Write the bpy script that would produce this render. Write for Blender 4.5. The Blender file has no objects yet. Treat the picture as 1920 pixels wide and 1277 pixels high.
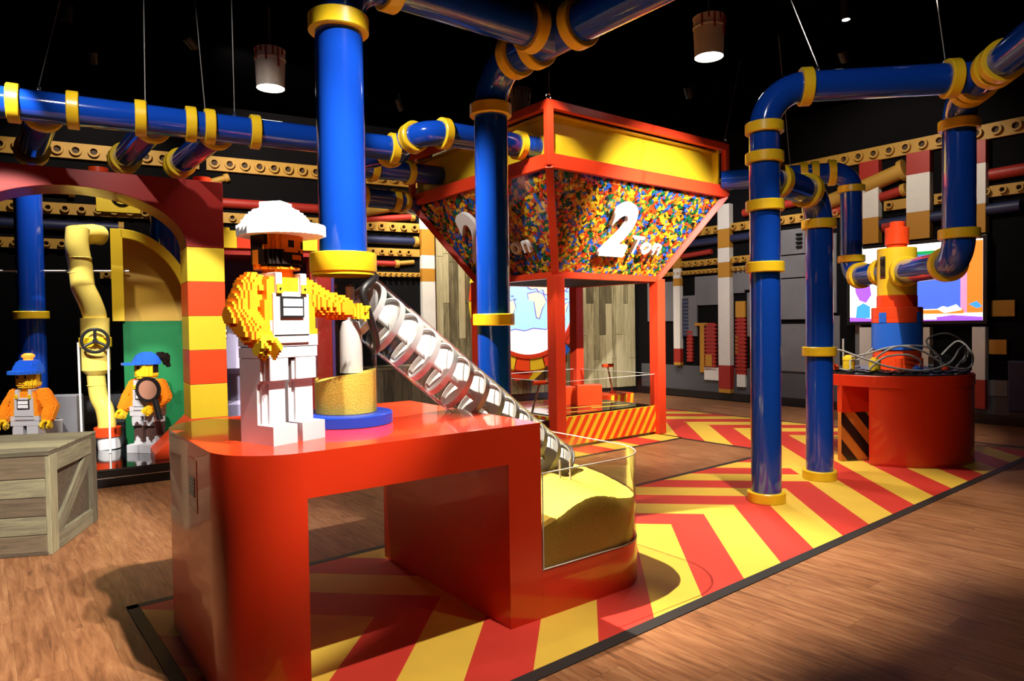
import bpy, bmesh, math, random
import numpy as np
from mathutils import Vector, Matrix, Euler
random.seed(7)
R = math.radians
SC = bpy.context.scene
COL = SC.collection

# ------------------------------------------------------------------ camera, world, exposure
cam_d = bpy.data.cameras.new('camera'); cam_d.sensor_width = 36; cam_d.lens = 24.0
cam_d.clip_start = .05; cam_d.clip_end = 200
cam = bpy.data.objects.new('camera', cam_d); COL.objects.link(cam)
cam.matrix_world = Matrix.Translation((0, 0, 1.5)) @ Matrix.Rotation(R(90 - 1.42), 4, 'X') @ Matrix.Rotation(R(-.84), 4, 'Z')
SC.camera = cam
W = bpy.data.worlds.new('world'); SC.world = W; W.use_nodes = True
W.node_tree.nodes['Background'].inputs[0].default_value = (.9, .85, 1, 1)
W.node_tree.nodes['Background'].inputs[1].default_value = .012
SC.view_settings.view_transform = 'Standard'; SC.view_settings.look = 'None'
SC.view_settings.gamma = 1; SC.view_settings.use_curve_mapping = False
SC.view_settings.exposure = .38

WARM = (1, .90, .74); WHITE = (1, .95, .88)
def spot(loc, target, power, deg, blend=.35, color=WHITE, radius=.035):
    l = bpy.data.lights.new('spot_light', 'SPOT'); l.energy = power; l.color = color
    l.spot_size = R(deg); l.spot_blend = blend; l.shadow_soft_size = radius
    o = bpy.data.objects.new('spot_light', l); COL.objects.link(o)
    o.location = loc; o.rotation_euler = (Vector(target) - Vector(loc)).to_track_quat('-Z', 'Y').to_euler()
    SPOTS.append((Vector(loc), Vector(target)))
    return o
SPOTS = []
# unseen ceiling spots, several added as fill (cans are built further down)
spot((.92, 1.55, 4.75), (-1.85, 3.65, .85), 1200, 34, .35)               # builder statue, pedestal and floor beyond
spot((.70, 1.50, 4.75), (-2.95, 4.0, 0), 1500, 30, .5, WARM)          # second beam added beside the key to brighten the left floor
spot((-4.0, 1.4, 4.75), (-1.1, 3.05, 1.4), 190, 17, .5)               # added fill on the builder statue from the left
spot((-3.3, 2.6, 4.75), (-3.4, 4.6, .2), 170, 44, .7, WARM)           # fill light added for the crate
spot((-1.6, 4.3, 4.75), (.62, 4.35, .1), 2400, 34, .6, WARM)           # pellet bin and floor stripes
spot((.5, 2.7, 4.75), (-.15, 2.7, 0), 620, 36, .7, WARM)             # stripes in front of the pedestal
spot((3.3, 4.3, 4.75), (2.0, 8.0, 2.75), 3600, 33, .85)                # hopper lettering side
spot((-1.5, 2.7, 4.7), (-3.75, 7.5, 1.0), 1500, 19, .3, WHITE)        # arch, green wall and stage figures
spot((-3.3, 3.2, 4.7), (-4.95, 7.4, .95), 1400, 24, .3, WHITE)        # valve pipe and beanie statue
spot((-4.6, 7.2, 4.75), (-5.1, 7.6, 1.8), 560, 44, .5, WHITE)         # blue and yellow pipes behind the arch
spot((-2.5, 3.2, 4.75), (-2.7, 5.9, 3.35), 330, 46, .6, WHITE)        # long overhead pipe
spot((-1.7, 4.3, 4.75), (-.75, 6.6, 3.4), 520, 28, .5)                # added to lift the dark pipes entering the hopper
spot((3.15, 5.1, 4.75), (4.15, 7.4, 2.0), 600, 27, .5, WARM)           # brick tower
spot((2.4, 6.4, 4.75), (2.6, 8.6, 0), 700, 56, .6, WARM)              # floor beside the hopper
spot((-5.0, 8.3, 4.75), (-6.2, 10.3, 3.2), 150, 80, .7, WARM)         # extra spot added to brighten the left wall print behind the arch
spot((2.6, 9.9, 4.75), (4.3, 12.7, 1.6), 330, 75, .7, WHITE)          # right wall print, far part, brightened by this added spot
spot((.6, 2.2, 4.75), (2.7, 5.6, 3.1), 170, 42, .7, WHITE)            # weak added fill for the overhead pipes at the right
spot((-1.6, 10.3, 4.75), (-.6, 12.7, 1.6), 620, 75, .6, WARM)         # plank wall, left half
spot((2.0, 11.9, 4.75), (1.2, 13.9, 1.6), 480, 75, .6, WARM)          # plank wall, right half
spot((2.0, 4.0, 4.75), (2.7, 5.3, 0), 760, 42, .7, WARM)              # striped floor near the right pipes
spot((2.4, 1.9, 4.75), (2.3, 3.0, 0), 85, 80, 1, WARM)              # right wooden floor
spot((-3.6, 7.9, 4.75), (-3.0, 11.2, 3.6), 520, 80, .7, WARM)         # left wall print
spot((4.2, 8.6, 4.75), (6.0, 10.6, 3.2), 150, 85, .7, WARM)           # right wall print
spot((-1.9, 7.9, 4.75), (-3.3, 9.5, 1.2), 620, 40, .5, WHITE)        # put in to brighten the purple alcove
spot((.3, 6.0, 4.75), (1.2, 8.6, .4), 500, 40, .5, WARM)              # play table under the hopper

# ------------------------------------------------------------------ materials
def sl(h):
    h = h.lstrip('#'); c = [int(h[i:i+2], 16) / 255 for i in (0, 2, 4)]
    return tuple(x / 12.92 if x <= .04045 else ((x + .055) / 1.055) ** 2.4 for x in c)
def nodes(name):
    m = bpy.data.materials.new(name); m.use_nodes = True
    nt = m.node_tree; return m, nt, nt.nodes['Principled BSDF']
def mat(name, col, rough=.4, metal=0, coat=0, var=.06, scale=9, bump=0, emit=0, bscale=220, spec=.5):
    m, nt, b = nodes(name)
    if isinstance(col, str): col = sl(col)
    n = nt.nodes.new('ShaderNodeTexNoise'); n.inputs['Scale'].default_value = scale; n.inputs['Detail'].default_value = 3
    tc = nt.nodes.new('ShaderNodeTexCoord'); nt.links.new(tc.outputs['Object'], n.inputs['Vector'])
    mx = nt.nodes.new('ShaderNodeMix'); mx.data_type = 'RGBA'
    mx.inputs['A'].default_value = tuple(c * (1 - var) for c in col) + (1,)
    mx.inputs['B'].default_value = tuple(min(1, c * (1 + var)) for c in col) + (1,)
    nt.links.new(n.outputs['Fac'], mx.inputs['Factor']); nt.links.new(mx.outputs['Result'], b.inputs['Base Color'])
    b.inputs['Roughness'].default_value = rough; b.inputs['Metallic'].default_value = metal
    b.inputs['Specular IOR Level'].default_value = spec; b.inputs['Coat Weight'].default_value = coat; b.inputs['Coat Roughness'].default_value = .04
    if emit:
        nt.links.new(mx.outputs['Result'], b.inputs['Emission Color']); b.inputs['Emission Strength'].default_value = emit
    if bump:
        n2 = nt.nodes.new('ShaderNodeTexNoise'); n2.inputs['Scale'].default_value = bscale; n2.inputs['Detail'].default_value = 2
        nt.links.new(tc.outputs['Object'], n2.inputs['Vector'])
        bp = nt.nodes.new('ShaderNodeBump'); bp.inputs['Strength'].default_value = bump; bp.inputs['Distance'].default_value = .004
        nt.links.new(n2.outputs['Fac'], bp.inputs['Height']); nt.links.new(bp.outputs['Normal'], b.inputs['Normal'])
    return m
def wood(name, cols, rough=.35, stretch=(1.2, 14, 14), rnd=.35):
    """grain runs along the object's own x axis; each board gets its own tone"""
    m, nt, b = nodes(name); N = nt.nodes.new; L = nt.links.new
    tc = N('ShaderNodeTexCoord'); oi = N('ShaderNodeObjectInfo')
    mp = N('ShaderNodeMapping'); mp.inputs['Scale'].default_value = stretch; L(tc.outputs['Object'], mp.inputs['Vector'])
    cb = N('ShaderNodeCombineXYZ'); mu = N('ShaderNodeMath'); mu.operation = 'MULTIPLY'; mu.inputs[1].default_value = 61
    L(oi.outputs['Random'], mu.inputs[0])
    for i in range(3): L(mu.outputs[0], cb.inputs[i])
    L(cb.outputs[0], mp.inputs['Location'])
    n = N('ShaderNodeTexNoise'); n.inputs['Scale'].default_value = 2.2; n.inputs['Detail'].default_value = 7; n.inputs['Roughness'].default_value = .68
    n.inputs['Distortion'].default_value = .5; L(mp.outputs[0], n.inputs['Vector'])
    add = N('ShaderNodeMath'); add.operation = 'MULTIPLY_ADD'; add.inputs[1].default_value = rnd; L(oi.outputs['Random'], add.inputs[0])
    sub = N('ShaderNodeMath'); sub.operation = 'SUBTRACT'; sub.inputs[1].default_value = rnd / 2; L(n.outputs['Fac'], sub.inputs[0]); L(sub.outputs[0], add.inputs[2])
    r = N('ShaderNodeValToRGB'); el = r.color_ramp.elements
    el[0].position = .28; el[0].color = sl(cols[0]) + (1,); el[1].position = .75; el[1].color = sl(cols[-1]) + (1,)
    for i, c in enumerate(cols[1:-1]):
        e = el.new(.28 + .47 * (i + 1) / (len(cols) - 1)); e.color = sl(c) + (1,)
    L(add.outputs[0], r.inputs['Fac']); L(r.outputs['Color'], b.inputs['Base Color'])
    b.inputs['Roughness'].default_value = rough
    bp = N('ShaderNodeBump'); bp.inputs['Strength'].default_value = .15; bp.inputs['Distance'].default_value = .003
    L(n.outputs['Fac'], bp.inputs['Height']); L(bp.outputs['Normal'], b.inputs['Normal'])
    return m
def clear(name, tint=(.96, .96, .95), fac=.55, rough=.02):
    m = bpy.data.materials.new(name); m.use_nodes = True; nt = m.node_tree; nt.nodes.clear(); N = nt.nodes.new; L = nt.links.new
    o = N('ShaderNodeOutputMaterial'); mx = N('ShaderNodeMixShader'); t = N('ShaderNodeBsdfTransparent'); g = N('ShaderNodeBsdfGlossy')
    t.inputs[0].default_value = tint + (1,); g.inputs['Roughness'].default_value = rough
    lw = N('ShaderNodeLayerWeight'); lw.inputs['Blend'].default_value = .12
    n = N('ShaderNodeTexNoise'); n.inputs['Scale'].default_value = 14
    mu = N('ShaderNodeMath'); mu.operation = 'MULTIPLY'; mu.inputs[1].default_value = fac; L(lw.outputs['Fresnel'], mu.inputs[0])
    ad = N('ShaderNodeMath'); ad.operation = 'MULTIPLY_ADD'; ad.inputs[1].default_value = .055; L(n.outputs['Fac'], ad.inputs[0]); L(mu.outputs[0], ad.inputs[2])
    L(ad.outputs[0], mx.inputs[0]); L(t.outputs[0], mx.inputs[1]); L(g.outputs[0], mx.inputs[2]); L(mx.outputs[0], o.inputs['Surface'])
    return m
M = dict(
 blue=mat('blue_pipe', (.005, .052, .40), .12, coat=.8, var=.04), yellow=mat('yellow_plastic', (.84, .54, .015), .32, var=.05),
 red=mat('red_lacquer', (.72, .034, .006), .34, coat=.55, var=.03), redm=mat('red_metal', (.70, .045, .012), .38, var=.05),
 mat_red=mat('mat_red', (.56, .035, .022), .5, var=.10, scale=5, bump=.15), mat_yellow=mat('mat_yellow', (.72, .47, .055), .5, var=.10, scale=5, bump=.15),
 black=mat('black_plastic', (.012, .012, .013), .3), matt=mat('black_paint', (.0012, .0012, .0014), 1, spec=0), border=mat('black_border', (.016, .015, .015), .55),
 gloss=mat('black_gloss', (.008, .008, .010), .08, coat=.5), navy=mat('navy_print', (.012, .018, .07), .5),
 grey=mat('light_grey_brick', (.52, .51, .54), .5, var=.03), white=mat('white_brick', (.85, .84, .86), .4, var=.02), shirt=mat('orange_brick', (.86, .27, .012), .42, var=.08, scale=40),
 shirty=mat('amber_brick', (.88, .29, .010), .42, var=.10, scale=40), skin=mat('yellow_brick', (.86, .56, .02), .4, var=.06, scale=40),
 bblue=mat('blue_brick', (.015, .12, .62), .4, var=.12, scale=50), hair=mat('dark_hair_brick', (.015, .008, .006), .4), trouser=mat('brown_brick', (.07, .035, .028), .5),
 green=mat('green_panel', (.003, .15, .042), .6, var=.06, spec=.3), yel2=mat('yellow_panel', (.82, .56, .02), .42), shaded_yellow=mat('shaded_yellow_panel', (.52, .30, .03), .5),  # last entry: the panel yellow with shade darkened into its colour
 pale=mat('pale_yellow_pipe', (.92, .72, .15), .18, coat=.5), steel=mat('steel', (.62, .62, .62), .25, metal=1), rod=mat('white_rod', (.72, .72, .70), .4),
 beam=mat('mural_beam', (.46, .25, .035), .6, var=.12), beamhole=mat('mural_beam_hole', (.05, .022, .006), .7), mred=mat('mural_red', (.36, .020, .012), .5), mgrey=mat('mural_grey', (.15, .15, .165), .6, var=.25, scale=3),
 mwhite=mat('mural_white', (.74, .71, .67), .6), morange=mat('mural_orange', (.48, .22, .02), .6), mdark=mat('mural_dark', (.0045, .0042, .005), .95, var=.3, scale=2, spec=.1), mfloor=mat('mural_floor', (.075, .078, .09), .55, var=.15, scale=4),
 mpurple=mat('mural_purple', (.10, .05, .22), .5), lav=mat('lavender', (.42, .38, .60), .5), pellet=mat('yellow_pellets', (.84, .56, .08), .7, var=.45, scale=150, bump=1, bscale=150),
 clear=clear('clear_acrylic'), pane=clear('clear_pane', (.97, .97, .97), .25), edge=mat('acrylic_edge', (.72, .66, .62), .15), auger=mat('white_auger', (.60, .59, .58), .4),
 gasket=mat('black_rubber', (.010, .009, .009), .5), lamp=mat('bucket_metal', (.62, .52, .44), .5, var=.15), drip=mat('red_paint_drip', (.30, .012, .008), .4),
 bulb=mat('lit_lamp', (1, .96, .88), .5, emit=9), lens=mat('lit_lens', (1, .93, .80), .5, emit=6), cable=mat('grey_cable', (.30, .30, .30), .5), wire=mat('steel_wire', (.22, .21, .20), .5, metal=.3),
 bed=mat('brick_bed', (.010, .009, .010), .8), letter=mat('white_letter', (.85, .83, .82), .4, var=.01), letterside=mat('letter_return', (.55, .12, .08), .5),
 beacon=mat('orange_beacon', (1, .22, .02), .3, emit=1.2), orange=mat('hazard_orange', (.62, .22, .03), .5), plaque=mat('plaque_grey', (.5, .46, .42), .5), clearlab=mat('label_film', (.60, .055, .02), .25),
 lens2=mat('magnifier_lens', (.42, .20, .13), .4), flame=mat('fresh_red', (.80, .062, .010), .4, spec=.35),
)
M['floor'] = wood('wood_floor', ('#5c3a24', '#855636', '#9c6c48', '#b0835d'), .42, (1.5, 14, 1), .06)
M['floorbase'] = wood('wood_floor_far', ('#5a3822', '#8a5c3c', '#a57751'), .42, (1.5, 14, 1), 0)
M['crate'] = wood('crate_wood', ('#5c5648', '#7a7560', '#8f8a70', '#a39c7c'), .6, (1.5, 20, 20), .45)
M['crate2'] = wood('crate_wood_dark', ('#4c4136', '#65594a', '#7b6d58'), .6, (1.5, 20, 20), .4)
M['pwall'] = wood('wall_plank', ('#5b533c', '#857c5c', '#a39a76', '#b8ae8a'), .6, (.9, 9, 9), .5)

def emission_print(name, col, strength):
    return mat(name, col, .4, var=.03, emit=strength)
M['sea'] = emission_print('lit_sea', '#8fc4f2', .85); M['land'] = emission_print('lit_land', '#f1e6a8', .85); M['ice'] = emission_print('lit_ice', '#ffffff', 1.0)
M['outline'] = emission_print('lit_outline', '#6f63b4', .6); M['scr_blue'] = emission_print('screen_blue', '#4a6cf2', 1.0); M['scr_white'] = emission_print('screen_white', '#fffbe6', 1.5)
M['scr_orange'] = emission_print('screen_orange', '#ff7a2a', 1.1); M['scr_pink'] = emission_print('screen_pink', '#ff8ab0', 1.1); M['scr_green'] = emission_print('screen_green', '#0f9a4e', .9)
M['scr_purple'] = emission_print('screen_purple', '#a05ad8', 1.0); M['scr_sky'] = emission_print('screen_sky', '#3f9cf0', 1.0); M['scr_cream'] = emission_print('screen_cream', '#ffe3a0', 1.2)

# ------------------------------------------------------------------ mesh helpers
class MB:
    def __init__(s): s.v = []; s.f = []; s.m = []
    def add(s, vs, fs, mi=0, T=None):
        k = len(s.v)
        s.v += [tuple(T @ Vector(p)) if T else tuple(p) for p in vs]
        s.f += [tuple(i + k for i in f) for f in fs]; s.m += [mi] * len(fs); return s
    def box(s, x0, x1, y0, y1, z0, z1, mi=0, T=None):
        vs = [(x, y, z) for z in (z0, z1) for y in (y0, y1) for x in (x0, x1)]
        return s.add(vs, [(0, 2, 3, 1), (4, 5, 7, 6), (0, 1, 5, 4), (2, 6, 7, 3), (0, 4, 6, 2), (1, 3, 7, 5)], mi, T)
    def prism(s, poly, z0, z1, mi=0, T=None):
        n = len(poly); a = sum(poly[i][0] * poly[(i + 1) % n][1] - poly[(i + 1) % n][0] * poly[i][1] for i in range(n))
        if a < 0: poly = poly[::-1]
        vs = [(x, y, z0) for x, y in poly] + [(x, y, z1) for x, y in poly]
        return s.add(vs, [tuple(range(n))[::-1], tuple(range(n, 2 * n))] + [(i, (i + 1) % n, n + (i + 1) % n, n + i) for i in range(n)], mi, T)
    def lathe(s, prof, n=32, mi=0, T=None, a0=0, a1=360):
        full = abs(a1 - a0) >= 359.9; k = n if full else n + 1
        vs = []; fs = []
        for j in range(k):
            a = R(a0 + (a1 - a0) * j / n); c, q = math.cos(a), math.sin(a)
            vs += [(r * c, r * q, z) for r, z in prof]
        p = len(prof)
        for j in range(n):
            jj = (j + 1) % k
            for i in range(p - 1):
                fs.append((j * p + i, jj * p + i, jj * p + i + 1, j * p + i + 1))
        return s.add(vs, fs, mi, T)
    def cyl(s, p0, p1, r, n=20, mi=0, r1=None, caps=True):
        p0, p1 = Vector(p0), Vector(p1); d = p1 - p0
        T = Matrix.Translation(p0) @ d.to_track_quat('Z', 'Y').to_matrix().to_4x4(); L = d.length
        r1 = r if r1 is None else r1
        pr = ([(0, 0)] if caps else []) + [(r, 0), (r1, L)] + ([(0, L)] if caps else [])
        return s.lathe(pr, n, mi, T)
    def tube(s, pts, r, n=16, mi=0, caps=True):
        pts = [Vector(p) for p in pts]; vs = []; fs = []; up = None
        for i, p in enumerate(pts):
            d = (pts[min(i + 1, len(pts) - 1)] - pts[max(i - 1, 0)]).normalized()
            if up is None: up = d.orthogonal().normalized()
            up = (up - d * up.dot(d)).normalized(); w = d.cross(up)
            rr = r[i] if isinstance(r, (list, tuple)) else r
            vs += [tuple(p + up * rr * math.cos(6.28318531 * k / n) + w * rr * math.sin(6.28318531 * k / n)) for k in range(n)]
        for i in range(len(pts) - 1):
            for k in range(n):
                fs.append((i * n + k, i * n + (k + 1) % n, (i + 1) * n + (k + 1) % n, (i + 1) * n + k))
        if caps: fs += [tuple(range(n))[::-1], tuple(range((len(pts) - 1) * n, len(pts) * n))]
        return s.add(vs, fs, mi)
    def build(s, name, m, parent=None, smooth=True, bevel=0, ang=35, loc=None, rot=None):
        me = bpy.data.meshes.new(name); me.from_pydata(s.v, [], s.f)
        for x in (m if isinstance(m, (list, tuple)) else [m]): me.materials.append(M[x] if isinstance(x, str) else x)
        if any(s.m): me.polygons.foreach_set('material_index', s.m)
        b = bmesh.new(); b.from_mesh(me); bmesh.ops.recalc_face_normals(b, faces=b.faces); b.to_mesh(me); b.free()
        if smooth:
            me.polygons.foreach_set('use_smooth', [True] * len(me.polygons)); me.set_sharp_from_angle(angle=R(ang))
        me.update()
        o = bpy.data.objects.new(name, me); COL.objects.link(o); o.parent = parent
        if loc is not None: o.location = loc
        if rot is not None: o.rotation_euler = rot
        if bevel:
            md = o.modifiers.new('bevel', 'BEVEL'); md.width = bevel; md.segments = 2; md.limit_method = 'ANGLE'; md.angle_limit = R(40)
        return o
def tag(o, label=None, cat=None, group=None, kind=None):
    for k, v in (('label', label), ('category', cat), ('group', group), ('kind', kind)):
        if v: o[k] = v
    return o
def thing(name, label, cat, loc=(0, 0, 0), deg=0, group=None):
    o = bpy.data.objects.new(name, None); o.empty_display_size = .1; COL.objects.link(o); o.location = loc; o.rotation_euler = (0, 0, R(deg))
    return tag(o, label, cat, group)
def BX(name, m, parent, x0, x1, y0, y1, z0, z1, bevel=.004, smooth=False):
    return MB().box(x0, x1, y0, y1, z0, z1).build(name, m, parent, smooth, bevel)
def inst(o, name, parent, loc, rot=(0, 0, 0), scale=(1, 1, 1)):
    c = bpy.data.objects.new(name, o.data); COL.objects.link(c); c.parent = parent; c.location = loc; c.rotation_euler = rot; c.scale = scale
    return c
def clip(poly, a, b, c):                      # keep a*x+b*y>=c
    out = []
    for i in range(len(poly)):
        p, q = poly[i], poly[(i + 1) % len(poly)]
        dp, dq = a * p[0] + b * p[1] - c, a * q[0] + b * q[1] - c
        if dp >= 0: out.append(p)
        if dp * dq < 0:
            t = dp / (dp - dq); out.append((p[0] + t * (q[0] - p[0]), p[1] + t * (q[1] - p[1])))
    return out
def rrect(x0, x1, y0, y1, r, corners=(1, 1, 1, 1), n=8):   # corners: (x0y0, x1y0, x1y1, x0y1)
    out = []
    for k, (cx, cy, a) in enumerate(((x0, y0, 180), (x1, y0, 270), (x1, y1, 0), (x0, y1, 90))):
        rr = r * corners[k]
        if rr <= 0: out.append((cx, cy)); continue
        ox = cx + rr if cx == x0 else cx - rr; oy = cy + rr if cy == y0 else cy - rr
        out += [(ox + rr * math.cos(R(a + 90 * i / n)), oy + rr * math.sin(R(a + 90 * i / n))) for i in range(n + 1)]
    return out
def dirv(deg): return Vector((math.cos(R(deg)), math.sin(R(deg)), 0))
Uv, Vv = dirv(38), dirv(128)

# ------------------------------------------------------------------ room shell
tag(MB().box(-14, 14, -4, 20, -.14, -.012).build('floor', 'floorbase', smooth=False), 'brown wood-look plank floor of the dark hall', 'floor', kind='structure')
FLOOR = bpy.data.objects['floor']
FLOOR.rotation_euler = (0, 0, 0)
tag(BX('ceiling', 'matt', None, -14, 14, -4, 20, 4.95, 5.1, 0), 'black ceiling high above the exhibits', 'ceiling', kind='structure')
MO, MA = Vector((-2.099, 3.653, 0)), 38.9          # striped mat frame: origin, angle
Mu, Mv = dirv(MA), dirv(MA + 90)
def mat_local(p): d = Vector((p[0], p[1], 0)) - MO; return d.dot(Mu), d.dot(Mv)
def under_mat(u, v):
    return (.1 < u < 8.4 and -1.9 < v < -.1) or (6.6 < u < 8.6 and -.2 < v < 3.3) or (4.9 < u < 6.6 and 1.4 < v < 4.6)
pl = None; cand = []
PW, PL = .188, 1.24
for i in range(-60, 60):
    off = (i * .377) % 1
    for j in range(-8, 10):
        c = Uv * (i * PW) + Vv * ((j + off) * PL)
        if not (2.0 < c.y < 11.5 and abs(c.x) < .78 * c.y + .55): continue
        a, b = c + Vv * PL * .5, c - Vv * PL * .5
        if all(under_mat(*mat_local(q)) for q in (a, b, c)): continue
        # hidden behind the stage
        if (c - Vector((-3.964, 6.437, 0))).dot(Vv) > .6 and c.x < -2.6: continue
        cand.append((c.y, c))
cand.sort(key=lambda t: t[0])
for k, (d, c) in enumerate(cand[:298]):
    if pl is None:
        pl = BX('plank', 'floor', FLOOR, -PL / 2 + .0005, PL / 2 - .0005, -PW / 2 + .0004, PW / 2 - .0004, -.0115, 0, 0); o = pl
        o.location = c; o.rotation_euler = (0, 0, R(128))
    else: o = inst(pl, 'plank', FLOOR, c, (0, 0, R(128)))
rest = MB()
for d, c in cand[298:]:
    rest.box(-PL / 2 + .0005, PL / 2 - .0005, -PW / 2 + .0004, PW / 2 - .0004, -.0115, 0, 0, Matrix.Translation(c) @ Matrix.Rotation(R(128), 4, 'Z'))
if cand[298:]: tag(rest.build('plank_field', 'floorbase', FLOOR, False), kind='stuff')

# walls: local x along the wall, local y into the wall, fronts at y=0
WLo, WLa = Vector((-4.3, 10.85, 0)), 28
WRo, WRa = Vector((2.44, 14.88, 0)), -52
def wall(name, o, a, x0, x1, label):
    w = BX(name, 'mdark', None, x0, x1, 0, .2, 0, 4.95, 0); w.location = o; w.rotation_euler = (0, 0, R(a))
    return tag(w, label, 'wall', kind='structure')
wl = wall('wall_left', WLo, WLa, -6, 7.91, 'dark left wall printed with studded beams and tubes')
wr = wall('wall_right', WRo, WRa, .40, 11, 'dark right wall printed with machinery and striped columns')
bw = BX('wall_back', 'matt', None, -14, 14, -3.2, -3, 0, 4.95, 0); tag(bw, 'black wall behind the viewer', 'wall', kind='structure')
for nm, x in (('wall_west', -9.5), ('wall_east', 11.0)):
    tag(BX(nm, 'matt', None, x - .1, x + .1, -3, 12, 0, 4.95, 0), 'black side wall far to the ' + ('left' if x < 0 else 'right'), 'wall', kind='structure')
b = BX('baseboard_right', 'black', None, .4, 11, -.03, -.001, 0, .14, .003); b.location = WRo; b.rotation_euler = (0, 0, R(WRa)); tag(b, 'black skirting along the right wall', 'baseboard', kind='structure')
b = BX('baseboard_left', 'black', None, -6, 7.9, -.03, -.001, 0, .14, .003); b.location = WLo; b.rotation_euler = (0, 0, R(WLa)); tag(b, 'black skirting along the left wall', 'baseboard', kind='structure')

# printed wall scenery, as shallow relief belonging to the walls
def stud_beam(parent, x0, x1, z, h, pitch, m='beam', y=-.06):
    mb = MB(); mb.box(x0, x1, y, -.001, z - h / 2, z + h / 2)
    n = int((x1 - x0) / pitch)
    for i in range(n):
        x = x0 + pitch * (i + .5)
        T = Matrix.Translation((x, y, z)) @ Matrix.Rotation(R(90), 4, 'X')
        r = h * .34
        mb.lathe([(r, 0), (r, .05), (r * .62, .05), (r * .62, .001)], 16, 0, T)
        mb.lathe([(r * .62, .002), (0, .002)], 16, 1, T)
    return mb.build('studded_beam', [m, 'beamhole'], parent, True)
def mural_tube(parent, x0, z0, x1, z1, r, m, flange=True):
    mb = MB(); mb.cyl((x0, -r * .6, z0), (x1, -r * .6, z1), r, 14)
    o = mb.build('printed_tube', m, parent)
    if flange:
        d = Vector((x1 - x0, 0, z1 - z0)).normalized()
        p = Vector((x1, -r * .6, z1))
        MB().cyl(p - d * .05, p + d * .02, r * 1.35, 14).build('flange', 'beam', o)
    return o
def mural_col(parent, x0, x1, blocks, y=-.128):
    """blocks: list of (z_top, z_bottom, material)"""
    for zt, zb, m in blocks: BX('column_block', m, parent, x0, x1, y, -.001, zb + .001, zt, .003)
# left wall
stud_beam(wl, -4.9, -.55, 4.05, .22, .22); stud_beam(wl, -.45, 3.0, 4.05, .22, .22)
stud_beam(wl, -4.6, -1.0, 3.22, .16, .2); stud_beam(wl, -.6, 3.0, 3.22, .16, .2)
stud_beam(wl, -4.6, -2.2, 2.72, .14, .18); stud_beam(wl, 1.9, 3.0, 2.78, .13, .16); stud_beam(wl, 2.0, 3.0, 2.39, .08, .1); stud_beam(wl, -1.9, -1.2, 2.3, .12, .16)
mural_tube(wl, -.5, 3.45, 1.4, 3.45, .075, 'mred'); mural_tube(wl, -4.4, 3.52, -2.2, 3.50, .08, 'mred'); mural_tube(wl, -.5, 3.72, -.15, 3.85, .05, 'beam')
mural_tube(wl, 1.6, 3.36, 2.9, 3.68, .10, 'beam'); mural_tube(wl, 1.7, 3.28, 2.9, 3.42, .055, 'mred'); mural_tube(wl, 1.8, 2.98, 2.95, 2.98, .07, 'navy'); mural_tube(wl, -1.9, 3.35, -1.5, 3.6, .06, 'mred', False)
mural_tube(wl, -4.2, 2.98, -1.6, 2.98, .07, 'navy'); mural_tube(wl, 1.9, 2.58, 2.6, 2.58, .05, 'mred'); mural_tube(wl, 2.3, 2.56, 2.9, 2.62, .04, 'beam', False)
MB().box(-1.92, -1.36, -.128, -.001, 3.2, 3.62).build('printed_panel', 'yel2', wl, False, .004)
hw = MB(); hw.lathe([(.105, -.01), (.135, 0), (.105, .02)], 24, 0, Matrix.Translation((-1.6, -.145, 3.42)) @ Matrix.Rotation(R(90), 4, 'X'))
for a in (90, 210, 330): hw.cyl((-1.6, -.145, 3.42), (-1.6 + .11 * math.cos(R(a)), -.145, 3.42 + .11 * math.sin(R(a))), .02, 8)
hw.build('printed_handwheel', 'black', wl)
mural_col(wl, 3.02, 3.26, [(3.95, 3.2, 'mwhite'), (3.2, 2.74, 'morange'), (2.74, 2.5, 'mwhite'), (2.5, 2.27, 'morange'), (2.27, .9, 'mwhite'), (.9, .3, 'mred')])
BX('printed_floor', 'mfloor', wl, -5.8, 3.3, -.004, -.001, .14, .55, 0)
# plank panelling with its boards
x = 3.30
for i in range(40):
    w = (.15, .11, .19, .13, .17)[i % 5]
    z = .14
    for h in ((1.1, 1.5, 2.05), (1.75, .9, 2.1), (.6, 1.9, 2.2))[i % 3]:
        o = MB().box(0, h - .006, 0, w - .006, -.05 - .012 * (i % 2), -.001).build('wall_board', 'pwall', wl, False, .003)
        # board's own x runs up the wall so that its grain is vertical
        o.matrix_local = Matrix(((0, 1, 0, x), (0, 0, 1, 0), (1, 0, 0, z), (0, 0, 0, 1)))
        z += h
    x += w
    if x > 7.70: break
# right wall
stud_beam(wr, .6, 10.5, 4.05, .21, .23); stud_beam(wr, 1.2, 5.1, 3.22, .15, .19); stud_beam(wr, 5.45, 5.78, 3.22, .15, .19); stud_beam(wr, 6.15, 10, 3.22, .15, .19)
stud_beam(wr, 1.0, 3.6, 2.62, .12, .15); stud_beam(wr, 1.0, 3.4, 2.45, .08, .1)
mural_tube(wr, 4.2, 3.3, 5.75, 3.72, .12, 'beam'); mural_tube(wr, 4.6, 3.22, 5.75, 3.43, .07, 'mred'); mural_tube(wr, 6.85, 3.45, 7.6, 3.47, .08, 'mred'); mural_tube(wr, 3.0, 3.45, 4.1, 3.5, .07, 'mred'); mural_tube(wr, 5.4, 2.95, 7.2, 2.98, .08, 'navy', False)
mural_tube(wr, 1.0, 3.0, 3.6, 3.02, .07, 'navy', False); mural_tube(wr, 1.6, 2.78, 2.3, 2.82, .05, 'mred', False); mural_tube(wr, 5.45, 2.9, 5.8, 2.9, .09, 'mred', False)
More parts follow.
